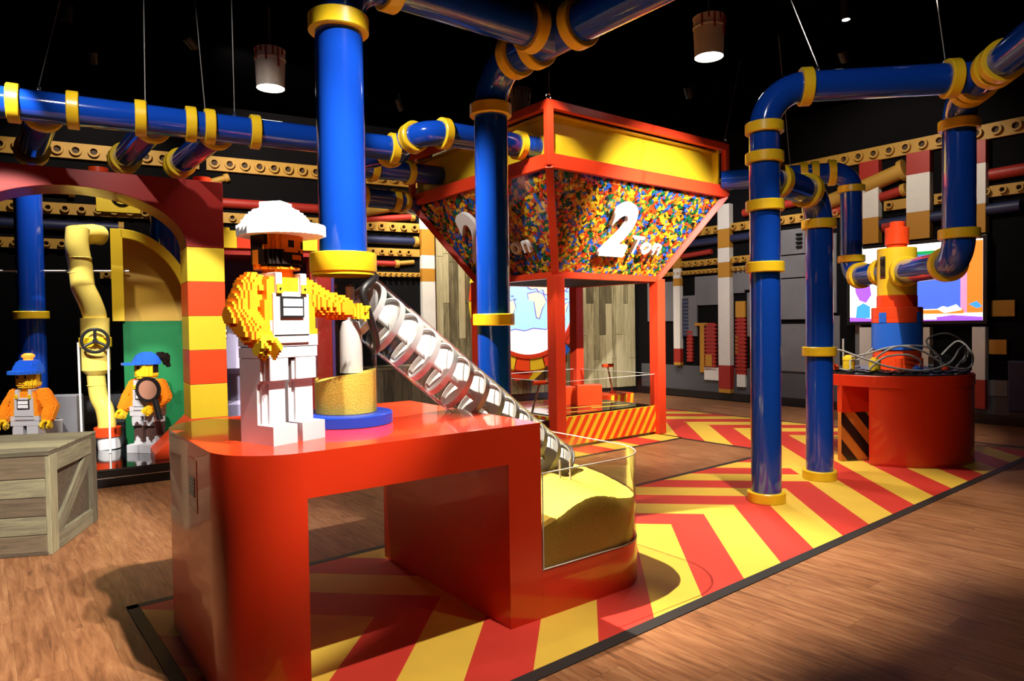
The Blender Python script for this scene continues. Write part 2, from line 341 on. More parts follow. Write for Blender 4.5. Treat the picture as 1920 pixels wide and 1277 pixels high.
mural_col(wr, 2.50, 2.75, [(3.66, 3.2, 'mwhite'), (3.2, 2.85, 'morange'), (2.85, 2.58, 'mwhite'), (2.58, 2.3, 'morange'), (2.3, .66, 'mwhite'), (.66, .22, 'mred'), (.22, .145, 'morange')])
mural_col(wr, 1.43, 1.59, [(2.9, 2.55, 'morange'), (2.55, 2.35, 'mwhite'), (2.35, 2.2, 'morange'), (2.2, .95, 'mwhite'), (.95, .68, 'mred'), (.68, .62, 'morange')], -.10)
for x0, x1 in ((5.11, 5.40), (5.80, 6.12), (6.66, 6.82)):
    mural_col(wr, x0, x1, [(3.94, 3.62, 'mred'), (3.62, 3.06, 'mwhite'), (3.06, 2.66, 'morange'), (1.36, .62, 'mwhite'), (.62, .22, 'mred')])
for x0, x1, z0, z1 in ((3.62, 4.2, 2.62, 3.05), (3.7, 4.2, 2.22, 2.6), (3.66, 4.2, 1.5, 2.2), (3.7, 4.2, .6, 1.42), (3.0, 3.6, 2.05, 2.5), (2.76, 3.0, 2.0, 2.5), (1.9, 2.48, 1.8, 2.36), (1.62, 1.95, 1.2, 2.0), (.7, 1.4, 1.5, 2.3), (4.22, 4.7, 1.6, 2.9), (4.22, 4.75, .5, 1.55), (3.05, 3.65, 1.2, 2.0), (5.0, 5.1, .2, 1.4), (6.25, 6.65, .2, .6)):
    BX('printed_panel', 'mgrey', wr, x0, x1, -.03 - .02 * random.random(), -.001, z0, z1, .006)
for k in range(4): BX('printed_vent', 'mdark', wr, 4.02, 4.12, -.075, -.001, 2.72 + k * .07, 2.75 + k * .07, 0)
def toothed(x, z0, z1, w, m):
    mb = MB(); n = int((z1 - z0) / .07)
    for i in range(n): mb.box(x - w / 2, x + w / 2, -.05, -.001, z0 + i * .07, z0 + i * .07 + .045); mb.box(x - w * .36, x + w * .36, -.04, -.001, z0 + i * .07 + .045, z0 + i * .07 + .07)
    mb.build('printed_spring_column', m, wr, False)
toothed(2.92, .5, 1.55, .22, 'mred'); toothed(2.26, .55, 1.5, .26, 'mred'); toothed(1.78, .7, 1.35, .14, 'mred'); toothed(2.84, .9, 1.3, .06, 'morange'); toothed(1.68, 1.2, 2.0, .14, 'navy')
BX('printed_block', 'morange', wr, 2.82, 3.02, -.055, -.001, 1.55, 1.85, .004); BX('printed_block', 'mwhite', wr, 2.84, 3.02, -.055, -.001, .27, .5, .004); BX('printed_block', 'morange', wr, 2.15, 2.3, -.055, -.001, .62, .85, .004)
BX('printed_post', 'morange', wr, 2.02, 2.12, -.05, -.001, .5, 1.4, .004); BX('printed_post', 'morange', wr, 1.9, 2.2, -.05, -.001, 1.4, 1.46, .004); BX('printed_step', 'mwhite', wr, 2.12, 2.5, -.05, -.001, .36, .6, .004)
BX('printed_floor', 'mfloor', wr, .5, 10.8, -.004, -.001, .14, .62, 0)
BX('printed_block', 'morange', wr, 6.86, 7.14, -.06, -.001, 1.5, 1.72, .004); BX('printed_block', 'morange', wr, 6.84, 7.05, -.06, -.001, .98, 1.18, .004); BX('printed_block', 'navy', wr, 7.06, 7.3, -.06, -.001, .2, .9, .02); BX('printed_block', 'mgrey', wr, 6.82, 7.05, -.02, -.001, .4, .62, .004)

# ------------------------------------------------------------------ striped floor covering
fm = thing('striped_floor_mat', 'red and yellow chevron striped floor covering with black border', 'floor mat', MO, MA)
def strip_poly(poly, m, z=.004):
    if len(poly) < 3: return
    MB().prism(poly, .0006, z).build('stripe', m, fm, False)
def bands(region, a, b, e0, w, first_yellow, n0, n1):
    for k in range(n0, n1):
        p = clip(clip(region, a, b, e0 + k * w), -a, -b, -(e0 + (k + 1) * w))
        strip_poly(p, 'mat_yellow' if (k % 2 == 0) == first_yellow else 'mat_red')
bands([(.05, -1.95), (8.5, -1.95), (8.5, -1), (.05, -1)], 1, -1, 2.36, .402, True, -5, 22)                 # front arms
bands([(.05, -1), (5.4, -1), (6.3, -.06), (.05, -.06)], 1, 1, .36, .404, True, -6, 20)                     # rear arms
bands([(5.4, -1), (7.64, -1), (7.64, -.06), (6.3, -.06)], 1, -1, 2.36, .402, True, -6, 30); bands([(6.5, -.06), (7.64, -.06), (7.64, 3.3), (6.5, 3.3)], 1, -1, 2.36, .402, True, -6, 30)
bands([(7.64, -1), (8.7, -1), (8.7, 3.3), (7.64, 3.3)], 1, 1, 8.10 - .42 * 6, .42, False, -6, 24)
for k in range(5):
    strip_poly([(4.45 + k * .42, 1.3), (4.45 + k * .42 + .42, 1.3), (4.45 + k * .42 + .42, 1.72), (4.45 + k * .42, 1.72)], 'mat_yellow' if k % 2 == 0 else 'mat_red')
strip_poly([(4.45, 1.72), (6.5, 1.72), (6.5, 3.4), (4.45, 3.4)], 'mat_yellow')
def border(p, q, w=.055):
    p, q = Vector(p + (0,)), Vector(q + (0,)); d = (q - p).normalized(); n = Vector((-d.y, d.x, 0)) * w / 2; p -= d * w / 2; q += d * w / 2
    MB().prism([tuple((p - n)[:2]), tuple((q - n)[:2]), tuple((q + n)[:2]), tuple((p + n)[:2])], .0006, .0046).build('border_strip', 'border', fm, False)
border((.02, -1.98), (8.55, -1.98), .07); border((.02, -1.98), (.02, -.03)); border((.02, -.03), (6.45, -.03)); border((6.47, -.03), (6.47, 1.27), .045); border((4.45, 1.27), (6.47, 1.27), .045); border((8.73, -1.98), (8.73, 3.3), .05)

# ------------------------------------------------------------------ pipes
PR = .12
def collar_part(parent, p, d, r, w=.085, k=1.26, m='yellow', name='collar'):
    d = Vector(d).normalized(); T = Matrix.Translation(Vector(p)) @ d.to_track_quat('Z', 'Y').to_matrix().to_4x4()
    R1 = r * k; b = .006
    return MB().lathe([(r * .97, -w / 2), (R1 - b, -w / 2), (R1, -w / 2 + b), (R1, w / 2 - b), (R1 - b, w / 2), (r * .97, w / 2), (r * .97, -w / 2)], 36, 0, T).build(name, m, parent)
def run(name, label, pts, r=PR, bend=.25, m='blue', extra=(), collars=True, cat='pipe', group=None, cm='yellow', first=None, last=None):
    """pts: corner points; elbows are rounded with radius bend and get a collar at each end;
       extra: (segment, distance from its start) of further collars"""
    pts = [Vector(p) for p in pts]; base = pts[0].copy()
    t = thing(name, label, cat, (base.x, base.y, min(p.z for p in pts)), 0, group); o0 = t.location
    q = [p - Vector(o0) for p in pts]
    segs = []; cur = q[0]
    for i in range(1, len(q)):
        d = (q[i] - q[i - 1]).normalized()
        if i < len(q) - 1:
            d2 = (q[i + 1] - q[i]).normalized(); th = d.angle(d2); tl = bend * math.tan(th / 2)
            a = q[i] - d * tl; b_ = q[i] + d2 * tl
            segs.append((cur, a))
            nrm = (d2 - d * d2.dot(d)).normalized(); c = a + nrm * bend
            arc = [c + (-nrm * math.cos(th * k / 12) + d * math.sin(th * k / 12)) * bend for k in range(13)]
            MB().tube(arc, r, 32, caps=False).build('elbow', m, t)
            if collars: collar_part(t, a, d, r, m=cm); collar_part(t, b_, d2, r, m=cm)
            cur = b_
        else: segs.append((cur, q[i]))
    for a, b_ in segs:
        if (b_ - a).length > .01: MB().cyl(a, b_, r, 32).build('pipe_section', m, t)
    for si, dist in extra:
        a = q[si]; d = (q[si + 1] - a).normalized(); collar_part(t, a + d * dist, d, r, m=cm)
    return t
Z3 = Vector((0, 0, 1))
# pipe above the builder: up from the clear cylinder, elbow, along to the junction
A0 = Vector((-.859, 3.513, 0)); J = Vector((.306, 4.39, 3.33))
run('blue_pipe', 'blue pipe rising from the clear cylinder and bending overhead', [A0 + Z3 * 1.865, A0 + Z3 * 3.33, J - (J - (A0 + Z3 * 3.33)).normalized() * .02], extra=[(1, (J - A0 - Z3 * 3.33).length - .20)], bend=.3)
B0 = Vector((-.13, 4.95, 0)); nV = -Vv
run('blue_pipe', 'blue pipe behind the spiral chute bending over toward the viewer', [B0, B0 + Z3 * 3.33, B0 + Z3 * 3.33 + nV * 3.6], extra=[(0, .04), (0, 1.53), (1, .52), (1, .92), (1, 2.15)], bend=.3)
# twin pipes in front of the round table
C0 = Vector((2.084, 5.61, 0)); D0 = Vector((2.87, 6.374, 0)); T0 = Vector((3.73, 5.40, 3.38))
run('blue_pipe', 'nearer of the two tall blue pipes standing on the stripes', [C0, C0 + Z3 * 3.38, T0 - (T0 - C0 - Z3 * 3.38).normalized() * .1], extra=[(0, .045), (0, 1.93), (0, 2.43), (0, 2.82), (1, (T0 - C0 - Z3 * 3.38).length - .24)], bend=.32)
e = (D0 - C0).normalized()
run('blue_pipe', 'farther tall blue pipe on the stripes joined to the nearer one', [D0, D0 + Z3 * 2.66, C0 + Z3 * 2.66 + e * .02], extra=[(0, .045), (0, 1.20), (1, (D0 - C0).length - .2)], bend=.28)
# tower feeds
K0 = Vector((4.23, 7.5, 2.02))
run('blue_pipe', 'blue pipe dropping to the near side of the brick tower', [K0 + Vector((-.04, -.17, -.03)), Vector((3.85, 5.88, 1.97)), Vector((3.85, 5.88, 3.38)), Vector((3.45, 4.28, 3.38))], r=.125, bend=.24, extra=[(0, .12), (2, .36), (2, .70), (2, .83)])
run('blue_pipe', 'blue pipe between hopper and the far side of the brick tower', [K0 + Vector((0, .17, 0)), Vector((4.23, 8.5, 2.02)), Vector((4.23, 8.5, 3.32)), Vector((2.75, 8.93, 3.32))], r=.125, bend=.22, extra=[(0, .12), (2, .42), (2, .55)])
# overhead line at the left
OL, OR_ = Vector((-3.95, 5.3, 3.27)), Vector((-1.08, 6.93, 3.27)); od = (OR_ - OL).normalized(); ov = Vector((-od.y, od.x, 0))
def on_ol(x_over_y):  # point of the line on the given bearing
    t = (OL.x - x_over_y * OL.y) / (x_over_y * od.y - od.x); return t
ex = [on_ol((p - 960) / 1280) + .9 for p in (40, 150, 275, 368, 403, 487, 744)]
run('blue_pipe', 'long blue overhead pipe with many yellow collars at the left', [OL - od * .9, OR_], extra=[(0, k) for k in ex])
for p, L, lb in ((98, 1.75, 'leftmost short blue branch above the red arch'), (306, 1.75, 'middle short blue branch above the red arch'), (427, 1.75, 'rightmost short blue branch above the red arch')):
    s = OL + od * on_ol((p - 960) / 1280)
    run('blue_pipe_branch', lb, [s + Vv * .02, s + Vv * L], extra=[(0, .17), (0, L - .08), (0, L - .2)])
F1 = Vector((.194, 7.376, 3.40)); e1 = F1 - Uv * 1.27
run('blue_pipe', 'blue pipe entering the near end of the hopper', [OR_ + Vector((0, 0, .05)) - ov * .05, Vector((e1.x, e1.y, 3.36)), F1 + Uv * .16], extra=[(0, .2), (1, 1.15)], bend=.22)
F2 = Vector((-1.0, 8.91, 3.45)); e2 = F2 - Uv * 1.35
run('blue_pipe', 'blue pipe entering the far end of the hopper', [OR_ + ov * .05, Vector((e2.x, e2.y, 3.40)), F2 + Uv * .2], extra=[(0, .2), (1, 1.0), (1, .5)], bend=.22)
run('blue_pipe', 'low blue pipe stub tucked behind the hopper corner', [Vector((-1.9, 8.6, 3.12)), Vector((-1.45, 8.95, 3.12)), Vector((-1.1, 9.9, 3.12))], extra=[(0, .05)], bend=.2)

# ------------------------------------------------------------------ suspension cables, ceiling spots, bucket lamps
def cable(p, top, label):
    p, top = Vector(p), Vector(top); t = thing('suspension_cable', label, 'cable', p)
    MB().cyl((0, 0, .03), top - p, .004, 6).build('wire_rope', 'wire', t)
    MB().lathe([(.012 + .006 * math.cos(a), .006 * math.sin(a)) for a in (0, 1.57, 3.14, 4.71, 6.283)], 14, 0, Matrix.Translation((0, 0, .012)) @ Matrix.Rotation(R(90), 4, 'X')).build('eye_bolt', 'steel', t)
for p, top, lb in (((-3.7, 5.43, 3.395), (-3.95, 6.3, 4.95), 'leftmost thin cable holding the long overhead pipe'), ((-3.06, 5.8, 3.395), (-3.2, 6.1, 4.95), 'thin cable above the middle branch of the overhead pipe'),
                   ((-2.66, 6.03, 3.395), (-3.0, 6.6, 4.95), 'thin cable just left of the bright overhead cable'), ((-2.45, 6.15, 3.395), (-2.46, 6.17, 4.95), 'bright vertical cable on the overhead pipe beside the bucket lamp'),
                   ((3.45, 5.44, 3.505), (3.36, 5.6, 4.95), 'bright cable holding the pipe at the upper right'), ((2.5, 5.56, 3.505), (2.55, 6.6, 4.95), 'cable above the elbow of the nearer tall pipe'),
                   ((3.55, 8.69, 3.445), (3.3, 8.4, 4.95), 'cable holding the pipe between hopper and tower'), ((2.80, 8.96, 3.79), (3.1, 9.2, 4.95), 'bright slanting cable at the hopper right corner'),
                   ((.42, 7.13, 3.79), (.44, 7.2, 4.95), 'short cable at the nearest hopper corner')):
    cable(p, top, lb)
for i, (p, t_) in enumerate(SPOTS):  # a can put in for every unseen spot, fill beams included
    d = (t_ - p).normalized(); t = thing('unseen_spot_can', 'black can added for an unseen ceiling spot light', 'spotlight', (p.x, p.y, 4.95), 0, 'unseen ceiling spot lights, added fill included')
    q = p - Vector((p.x, p.y, 4.95))
    T = Matrix.Translation(q) @ d.to_track_quat('Z', 'Y').to_matrix().to_4x4()
    MB().lathe([(.055, .03), (.06, .03), (.06, -.14), (0, -.14), (0, -.13), (.055, -.13), (.055, .03)], 20, 0, T).build('can', 'black', t)
    MB().cyl(q - d * .1, (q - d * .1).xy.to_3d(), .012, 8).build('stem', 'black', t)
def bucket(p, label, s=1, on=True):
    t = thing('bucket_lamp', label, 'lamp', p)
    r, h = .155 * s, .40 * s
    MB().lathe([(r * .94, 0), (r, h * .72), (r * 1.05, h * .74), (r * 1.05, h * .78), (r, h * .80), (r * 1.02, h), (r * 1.05, h), (r * 1.05, h * 1.02), (0, h * 1.02)], 32).build('bucket', 'lamp', t)
    MB().lathe([(0, .012), (r * .92, .012)], 32).build('bulb_face', 'bulb' if on else 'lamp', t)
    for k, (a, l) in enumerate(((-130, .3), (-105, .12), (-85, .36), (-60, .2), (-40, .5), (-20, .16))):
        MB().cyl((r * 1.055 * math.cos(R(a)), r * 1.055 * math.sin(R(a)), h * (1 - l)), (r * 1.055 * math.cos(R(a)), r * 1.055 * math.sin(R(a)), h), .010 * s, 8).build('paint_drip', 'drip', t)
    MB().cyl((0, 0, h), (0, 0, 4.95 - p[2]), .006, 6).build('cord', 'wire', t)
    if on:
        l = bpy.data.lights.new('bucket_light', 'SPOT'); l.energy = 220; l.spot_size = R(95); l.spot_blend = .6; l.shadow_soft_size = .12; l.color = WARM
        o = bpy.data.objects.new('bucket_light', l); COL.objects.link(o); o.location = (0, 0, -.02); o.parent = t
bucket((-2.57, 7.45, 4.08), 'lit paint bucket lamp hanging at the upper left'); bucket((2.1, 7.2, 4.25), 'lit paint bucket lamp hanging at the upper right'); bucket((.17, 9.8, 4.45), 'dark paint bucket lamp behind the hopper top', .92, False)
t = thing('recessed_spotlight', 'small bright spotlight in the dark ceiling at upper right', 'spotlight', (3.68, 7.5, 4.95))
MB().lathe([(0, -.2), (.04, -.2), (.05, -.18), (.05, 0)], 20).build('can', 'black', t); MB().lathe([(0, -.204), (.040, -.204)], 20).build('lens', 'lens', t)

# ------------------------------------------------------------------ red bridge pedestal with the builder
PO, PA = (-.016, 3.309, 0), 37
ped = thing('exhibit_pedestal', 'glossy red bridge-shaped pedestal under the builder statue', 'pedestal', PO, PA)
DEP = 1.36
top_poly = rrect(-1.31, .19, 0, DEP, .30, (1, 0, 0, 1), 14)
leg_poly = [p for p in clip(top_poly, -1, 0, 1.01)]
MB().prism(top_poly, .815, 1.0).build('top_slab', 'red', ped, True, 0, 40)
MB().prism(leg_poly, 0, .815).build('leg', 'red', ped, True, 0, 40)
MB().box(-.012, .19, 0, DEP, 0, .815).build('leg', 'red', ped, False)
low = rrect(.19, 1.10, 0, DEP, .35, (0, 1, 1, 0), 14)
MB().prism(low, 0, .245).build('low_base', 'red', ped, True, .003, 40)
MB().box(-1.3125, -1.3102, .50, .66, .70, .93).build('label_film', 'clearlab', ped, False)
pq = MB().box(-1.3155, -1.3126, .535, .63, .765, .85).build('plaque', 'plaque', ped, False)
for k, z in enumerate((.838, .822, .806, .790, .776)): MB().box(-1.3162, -1.3156, .547, .618 - .015 * (k % 2), z - .004, z + .004).build('print_line', 'black', pq, False)

binr = thing('pellet_bin', 'clear acrylic pellet bin set into the low end of the pedestal', 'bin', PO, PA)
def shell(poly, z0, z1, th, name, m, parent, skip=()):
    n = len(poly); mb = MB()
    cx = sum(p[0] for p in poly) / n; cy = sum(p[1] for p in poly) / n
    inn = [(p[0] + (cx - p[0]) * th / max(.05, math.hypot(cx - p[0], cy - p[1])), p[1] + (cy - p[1]) * th / max(.05, math.hypot(cx - p[0], cy - p[1]))) for p in poly]
    vs = [(x, y, z) for pl_ in (poly, inn) for z in (z0, z1) for x, y in pl_]; fs = []
    for i in range(n):
        if i in skip: continue
        j = (i + 1) % n; fs += [(i, j, n + j, n + i), (2 * n + i, 3 * n + i, 3 * n + j, 2 * n + j)]
    mb.add(vs, fs); o = mb.build(name, m, parent, True, 0, 50)
    rim = MB().add(vs, [(n + i, n + (i + 1) % n, 3 * n + (i + 1) % n, 3 * n + i) for i in range(n) if i not in skip])
    return o, rim
binpoly = rrect(.195, 1.097, .004, DEP - .004, .347, (0, 1, 1, 0), 14)
o, rim = shell(binpoly, .247, .74, .010, 'clear_wall', 'clear', binr)
MB().tube([(x, y, .741) for x, y in binpoly + binpoly[:1]], .0035, 8).build('rim', 'edge', binr)
MB().tube([(x, y - .002 if y < .1 else y, .25) for x, y in binpoly[:14 + 2]], .004, 8).build('lower_edge', 'edge', binr)
MB().tube([(.2, .001, .25), (.2, .001, .735)], .0035, 8).build('corner_edge', 'edge', binr)
for uu in (.62, .70): MB().cyl((uu, .35, .45), (uu, .35, .70), .006, 8).build('clear_stake', 'edge', binr)
# pellets in the bin
def hz(u, v):
    f = .472 + .10 * math.exp(-((u - .55) / .22) ** 2) * (1 - .3 * v) - .03 * math.exp(-((u - .22) / .12) ** 2 - (v / .35) ** 2)
    return f + .075 * (1 - math.exp(-(v / .45) ** 2)) + .012 * math.sin(9 * u + 5 * v) + .05 * math.exp(-((u - .95) / .12) ** 2 - ((v - .45) / .25) ** 2)
inner = rrect(.207, 1.084, .015, DEP - .015, .337, (0, 1, 1, 0), 14)
g = MB(); NU, NV = 40, 46; idx = {}
def in_end(u, v):
    c = 1.084 - .337
    if u <= c: return u, v
    lo, hi = .015 + .337, DEP - .015 - .337
    if v < lo: dv = lo - v; return min(u, c + math.sqrt(max(0, .337 ** 2 - dv * dv))), v
    if v > hi: dv = v - hi; return min(u, c + math.sqrt(max(0, .337 ** 2 - dv * dv))), v
    return u, v
vs = []
for j in range(NV + 1):
    for i in range(NU + 1):
        v_ = .015 + (DEP - .03) * j / NV; um = in_end(9, v_)[0] if True else 0
        um = 1.084 if .352 <= v_ <= DEP - .352 else in_end(1.084, v_)[0]
        u_ = .207 + (um - .207) * i / NU; vs.append((u_, v_, hz(u_, v_) + random.uniform(-.0025, .0025)))
fs = [(j * (NU + 1) + i, j * (NU + 1) + i + 1, (j + 1) * (NU + 1) + i + 1, (j + 1) * (NU + 1) + i) for j in range(NV) for i in range(NU)]
ring = [i for i in range(NU + 1)] + [j * (NU + 1) + NU for j in range(1, NV + 1)] + [NV * (NU + 1) + i for i in range(NU - 1, -1, -1)] + [j * (NU + 1) for j in range(NV - 1, 0, -1)]
k0 = len(vs); vs += [(vs[i][0], vs[i][1], .25) for i in ring]; n_ = len(ring)
fs += [(ring[i], ring[(i + 1) % n_], k0 + (i + 1) % n_, k0 + i) for i in range(n_)] + [tuple(range(k0, k0 + n_))[::-1]]
g.add(vs, fs); o = g.build('pellets', 'pellet', None, True, 0, 60); o.location = PO; o.rotation_euler = (0, 0, R(PA))
tag(o, 'heap of fine yellow pellets filling the clear bin', 'pellets', kind='stuff')

# clear cylinder under the pipe
cyl = thing('clear_cylinder', 'clear acrylic cylinder on a blue disc beside the builder', 'cylinder', (A0.x, A0.y, 1.0))
MB().lathe([(0, 0), (.232, 0), (.235, .003), (.235, .052), (.228, .058), (0, .058)], 48).build('base_disc', mat('blue_disc', (.01, .06, .50), .3), cyl)
MB().lathe([(.158, .058), (.158, .775)], 48).build('clear_wall', 'clear', cyl)
MB().lathe([(.159, .758), (.160, .775), (.166, .775), (.168, .778), (.168, .868), (.160, .872), (.12, .872)], 48).build('collar', 'yellow', cyl)
MB().lathe([(0, .26), (.058, .26), (.056, .47), (.044, .52), (.022, .53), (.022, .70), (0, .70)], 28, 0, Matrix.Translation((.03, .0, 0))).build('nozzle', 'auger', cyl)
pg = MB(); n = 40
vs = [(0, 0, .25)] + [(.153 * math.cos(6.28318 * k / n), .153 * math.sin(6.28318 * k / n), .06) for k in range(n)] + [(.153 * math.cos(6.28318 * k / n), .153 * math.sin(6.28318 * k / n), .245 + .030 * math.cos(6.28318 * k / n) + .006 * math.sin(18.8 * k / n)) for k in range(n)]
fs = [(1 + k, 1 + (k + 1) % n, 1 + n + (k + 1) % n, 1 + n + k) for k in range(n)] + [(0, 1 + n + k, 1 + n + (k + 1) % n) for k in range(n)] + [tuple(range(1, n + 1))[::-1]]
pg.add(vs, fs); o = pg.build('pellets', 'pellet', None, True, 0, 60); o.location = (A0.x, A0.y, 1.0); tag(o, 'yellow pellets lying in the bottom of the clear cylinder', 'pellets', kind='stuff')

# spiral chute
ch = thing('spiral_chute', 'clear slanting tube with a white spiral screw inside', 'chute', PO, PA)
al = math.atan(.785); d_ = Vector((math.cos(al), 0, -math.sin(al))); e1_ = Vector((0, 1, 0)); e2_ = Vector((math.sin(al), 0, math.cos(al)))
AX = Vector((-.55, .67, 1.687)); rt = .155; rc = .158; send = 1.78; NN = 48
start = []; end = []
for k in range(NN):
    f = 2 * math.pi * k / NN
    s_ = (math.sqrt(max(0, rc ** 2 - (rt * math.cos(f)) ** 2)) - rt * math.sin(f) * math.sin(al)) / math.cos(al)
    rad = (e1_ * math.cos(f) + e2_ * math.sin(f)) * rt
    start.append(AX + d_ * s_ + rad); end.append(AX + d_ * send + rad)
MB().add([tuple(p) for p in start + end], [(k, (k + 1) % NN, NN + (k + 1) % NN, NN + k) for k in range(NN)]).build('clear_wall', 'clear', ch, True, 0, 60)
MB().tube(start[13:37], .019, 10).build('gasket', 'gasket', ch)
MB().tube(end + end[:1], .007, 8).build('end_ring', 'steel', ch)
for f in (math.pi * .5, math.pi * 1.45): 
    rad = (e1_ * math.cos(f) + e2_ * math.sin(f)) * (rt + .001)
    MB().tube([AX + d_ * .36 + rad, AX + d_ * send + rad], .003, 6).build('tube_seam', 'edge', ch)
sc_ = MB(); tn = 12.5; seg = 36; vs = []; L0, L1 = .10, send + .02
for k in range(int(tn * seg) + 1):
    a = 2 * math.pi * k / seg; c = AX + d_ * (L0 + (L1 - L0) * k / (tn * seg)); ra = e1_ * math.cos(a) + e2_ * math.sin(a)
    vs += [tuple(c + ra * .014), tuple(c + ra * .134), tuple(c + ra * .137 - d_ * .024), tuple(c + ra * .144 - d_ * .024), tuple(c + ra * .144 + d_ * .010), tuple(c + ra * .014 + d_ * .006)]
fs = []
for k in range(int(tn * seg)):
    for i in range(6): fs.append((k * 6 + i, k * 6 + (i + 1) % 6, (k + 1) * 6 + (i + 1) % 6, (k + 1) * 6 + i))
sc_.add(vs, fs).build('spiral_screw', 'auger', ch, True, 0, 50)
MB().cyl(AX + d_ * .08, AX + d_ * (send + .03), .015, 12).build('screw_shaft', 'auger', ch)

# ------------------------------------------------------------------ brick-built statues
def voxels(name, fn, bounds, m, parent, s=.0125, sz=.0115, loc=None, rot=None):
    (x0, x1), (y0, y1), (z0, z1) = bounds
    xs = np.arange(x0 + s / 2, x1, s); ys = np.arange(y0 + s / 2, y1, s); zs = np.arange(z0 + sz / 2, z1, sz)
    X, Y, Z = np.meshgrid(xs, ys, zs, indexing='ij')
    G = fn(X, Y, Z).astype(np.int32); P = np.pad(G, 1); C = P[1:-1, 1:-1, 1:-1]
    V = []; MI = []
    for ax, sg in ((0, 1), (0, -1), (1, 1), (1, -1), (2, 1), (2, -1)):
        sh = [slice(1, -1)] * 3; sh[ax] = slice(2, None) if sg > 0 else slice(0, -2)
        i, j, k = np.nonzero((C > 0) & (P[tuple(sh)] == 0))
        if not len(i): continue
        c = np.stack([xs[i], ys[j], zs[k]], 1); h = np.array([s / 2, s / 2, sz / 2]); b, d = (ax + 1) % 3, (ax + 2) % 3
        q = np.repeat(c[:, None, :], 4, 1); q[:, :, ax] += sg * h[ax]
        for t, (p, r) in enumerate(((-1, -1), (1, -1), (1, 1), (-1, 1)) if sg > 0 else ((-1, -1), (-1, 1), (1, 1), (1, -1))):
            q[:, t, b] += p * h[b]; q[:, t, d] += r * h[d]
        V.append(q.reshape(-1, 3)); MI.append(C[i, j, k] - 1)
    V = np.concatenate(V); MI = np.concatenate(MI); nf = len(MI)
    me = bpy.data.meshes.new(name); me.vertices.add(nf * 4); me.vertices.foreach_set('co', V.ravel())
    me.loops.add(nf * 4); me.loops.foreach_set('vertex_index', np.arange(nf * 4)); me.polygons.add(nf)
    me.polygons.foreach_set('loop_start', np.arange(nf) * 4)
    me.polygons.foreach_set('material_index', MI.astype(np.int32))
    for x in (m if isinstance(m, (list, tuple)) else [m]): me.materials.append(M[x])
    me.update(calc_edges=True); me.validate()
    o = bpy.data.objects.new(name, me); COL.objects.link(o); o.parent = parent
    if loc is not None: o.location = loc
    if rot is not None: o.rotation_euler = rot
    return o
def seg_dist(X, Y, Z, a, b):
    a = np.array(a); b = np.array(b); d = b - a; L = d @ d
    t = np.clip(((X - a[0]) * d[0] + (Y - a[1]) * d[1] + (Z - a[2]) * d[2]) / L, 0, 1)
    return np.sqrt((X - a[0] - t * d[0]) ** 2 + (Y - a[1] - t * d[1]) ** 2 + (Z - a[2] - t * d[2]) ** 2), t
def chain(name, pts, r, m, parent):
    P = np.array(pts); lo = P.min(0) - max(r) - .02; hi = P.max(0) + max(r) + .02
    def fn(X, Y, Z):
        g = np.zeros(X.shape, bool)
        for i in range(len(pts) - 1):
            d, t = seg_dist(X, Y, Z, pts[i], pts[i + 1]); g |= d < r[i] + (r[i + 1] - r[i]) * t
        return g
    return voxels(name, fn, tuple(zip(lo, hi)), m, parent)
def hand(parent, p, d):
    """clip-shaped brick hand at p, opening along d"""
    p = np.array(p); d = np.array(d, float); d /= np.linalg.norm(d)
    def fn(X, Y, Z):
        x, y, z = X - p[0], Y - p[1], Z - p[2]; a = x * d[0] + y * d[1] + z * d[2]
        w = np.cross(d, (0, 0, 1.)); w /= np.linalg.norm(w); b = x * w[0] + y * w[1] + z * w[2]
        u = np.cross(w, d); c = x * u[0] + y * u[1] + z * u[2]
        rr = np.sqrt((a - .012) ** 2 + b ** 2)
        ring_ = (rr < .048) & (rr > .024) & (np.abs(c) < .034) & ~((a > .022) & (np.abs(b) < .022))
        wrist = (np.sqrt(b ** 2 + c ** 2) < .026) & (a < -.02) & (a > -.075)
        return ring_ | wrist
    return voxels('hand', fn, tuple((v - .09, v + .09) for v in p), 'skin', parent, .0105, .0105)
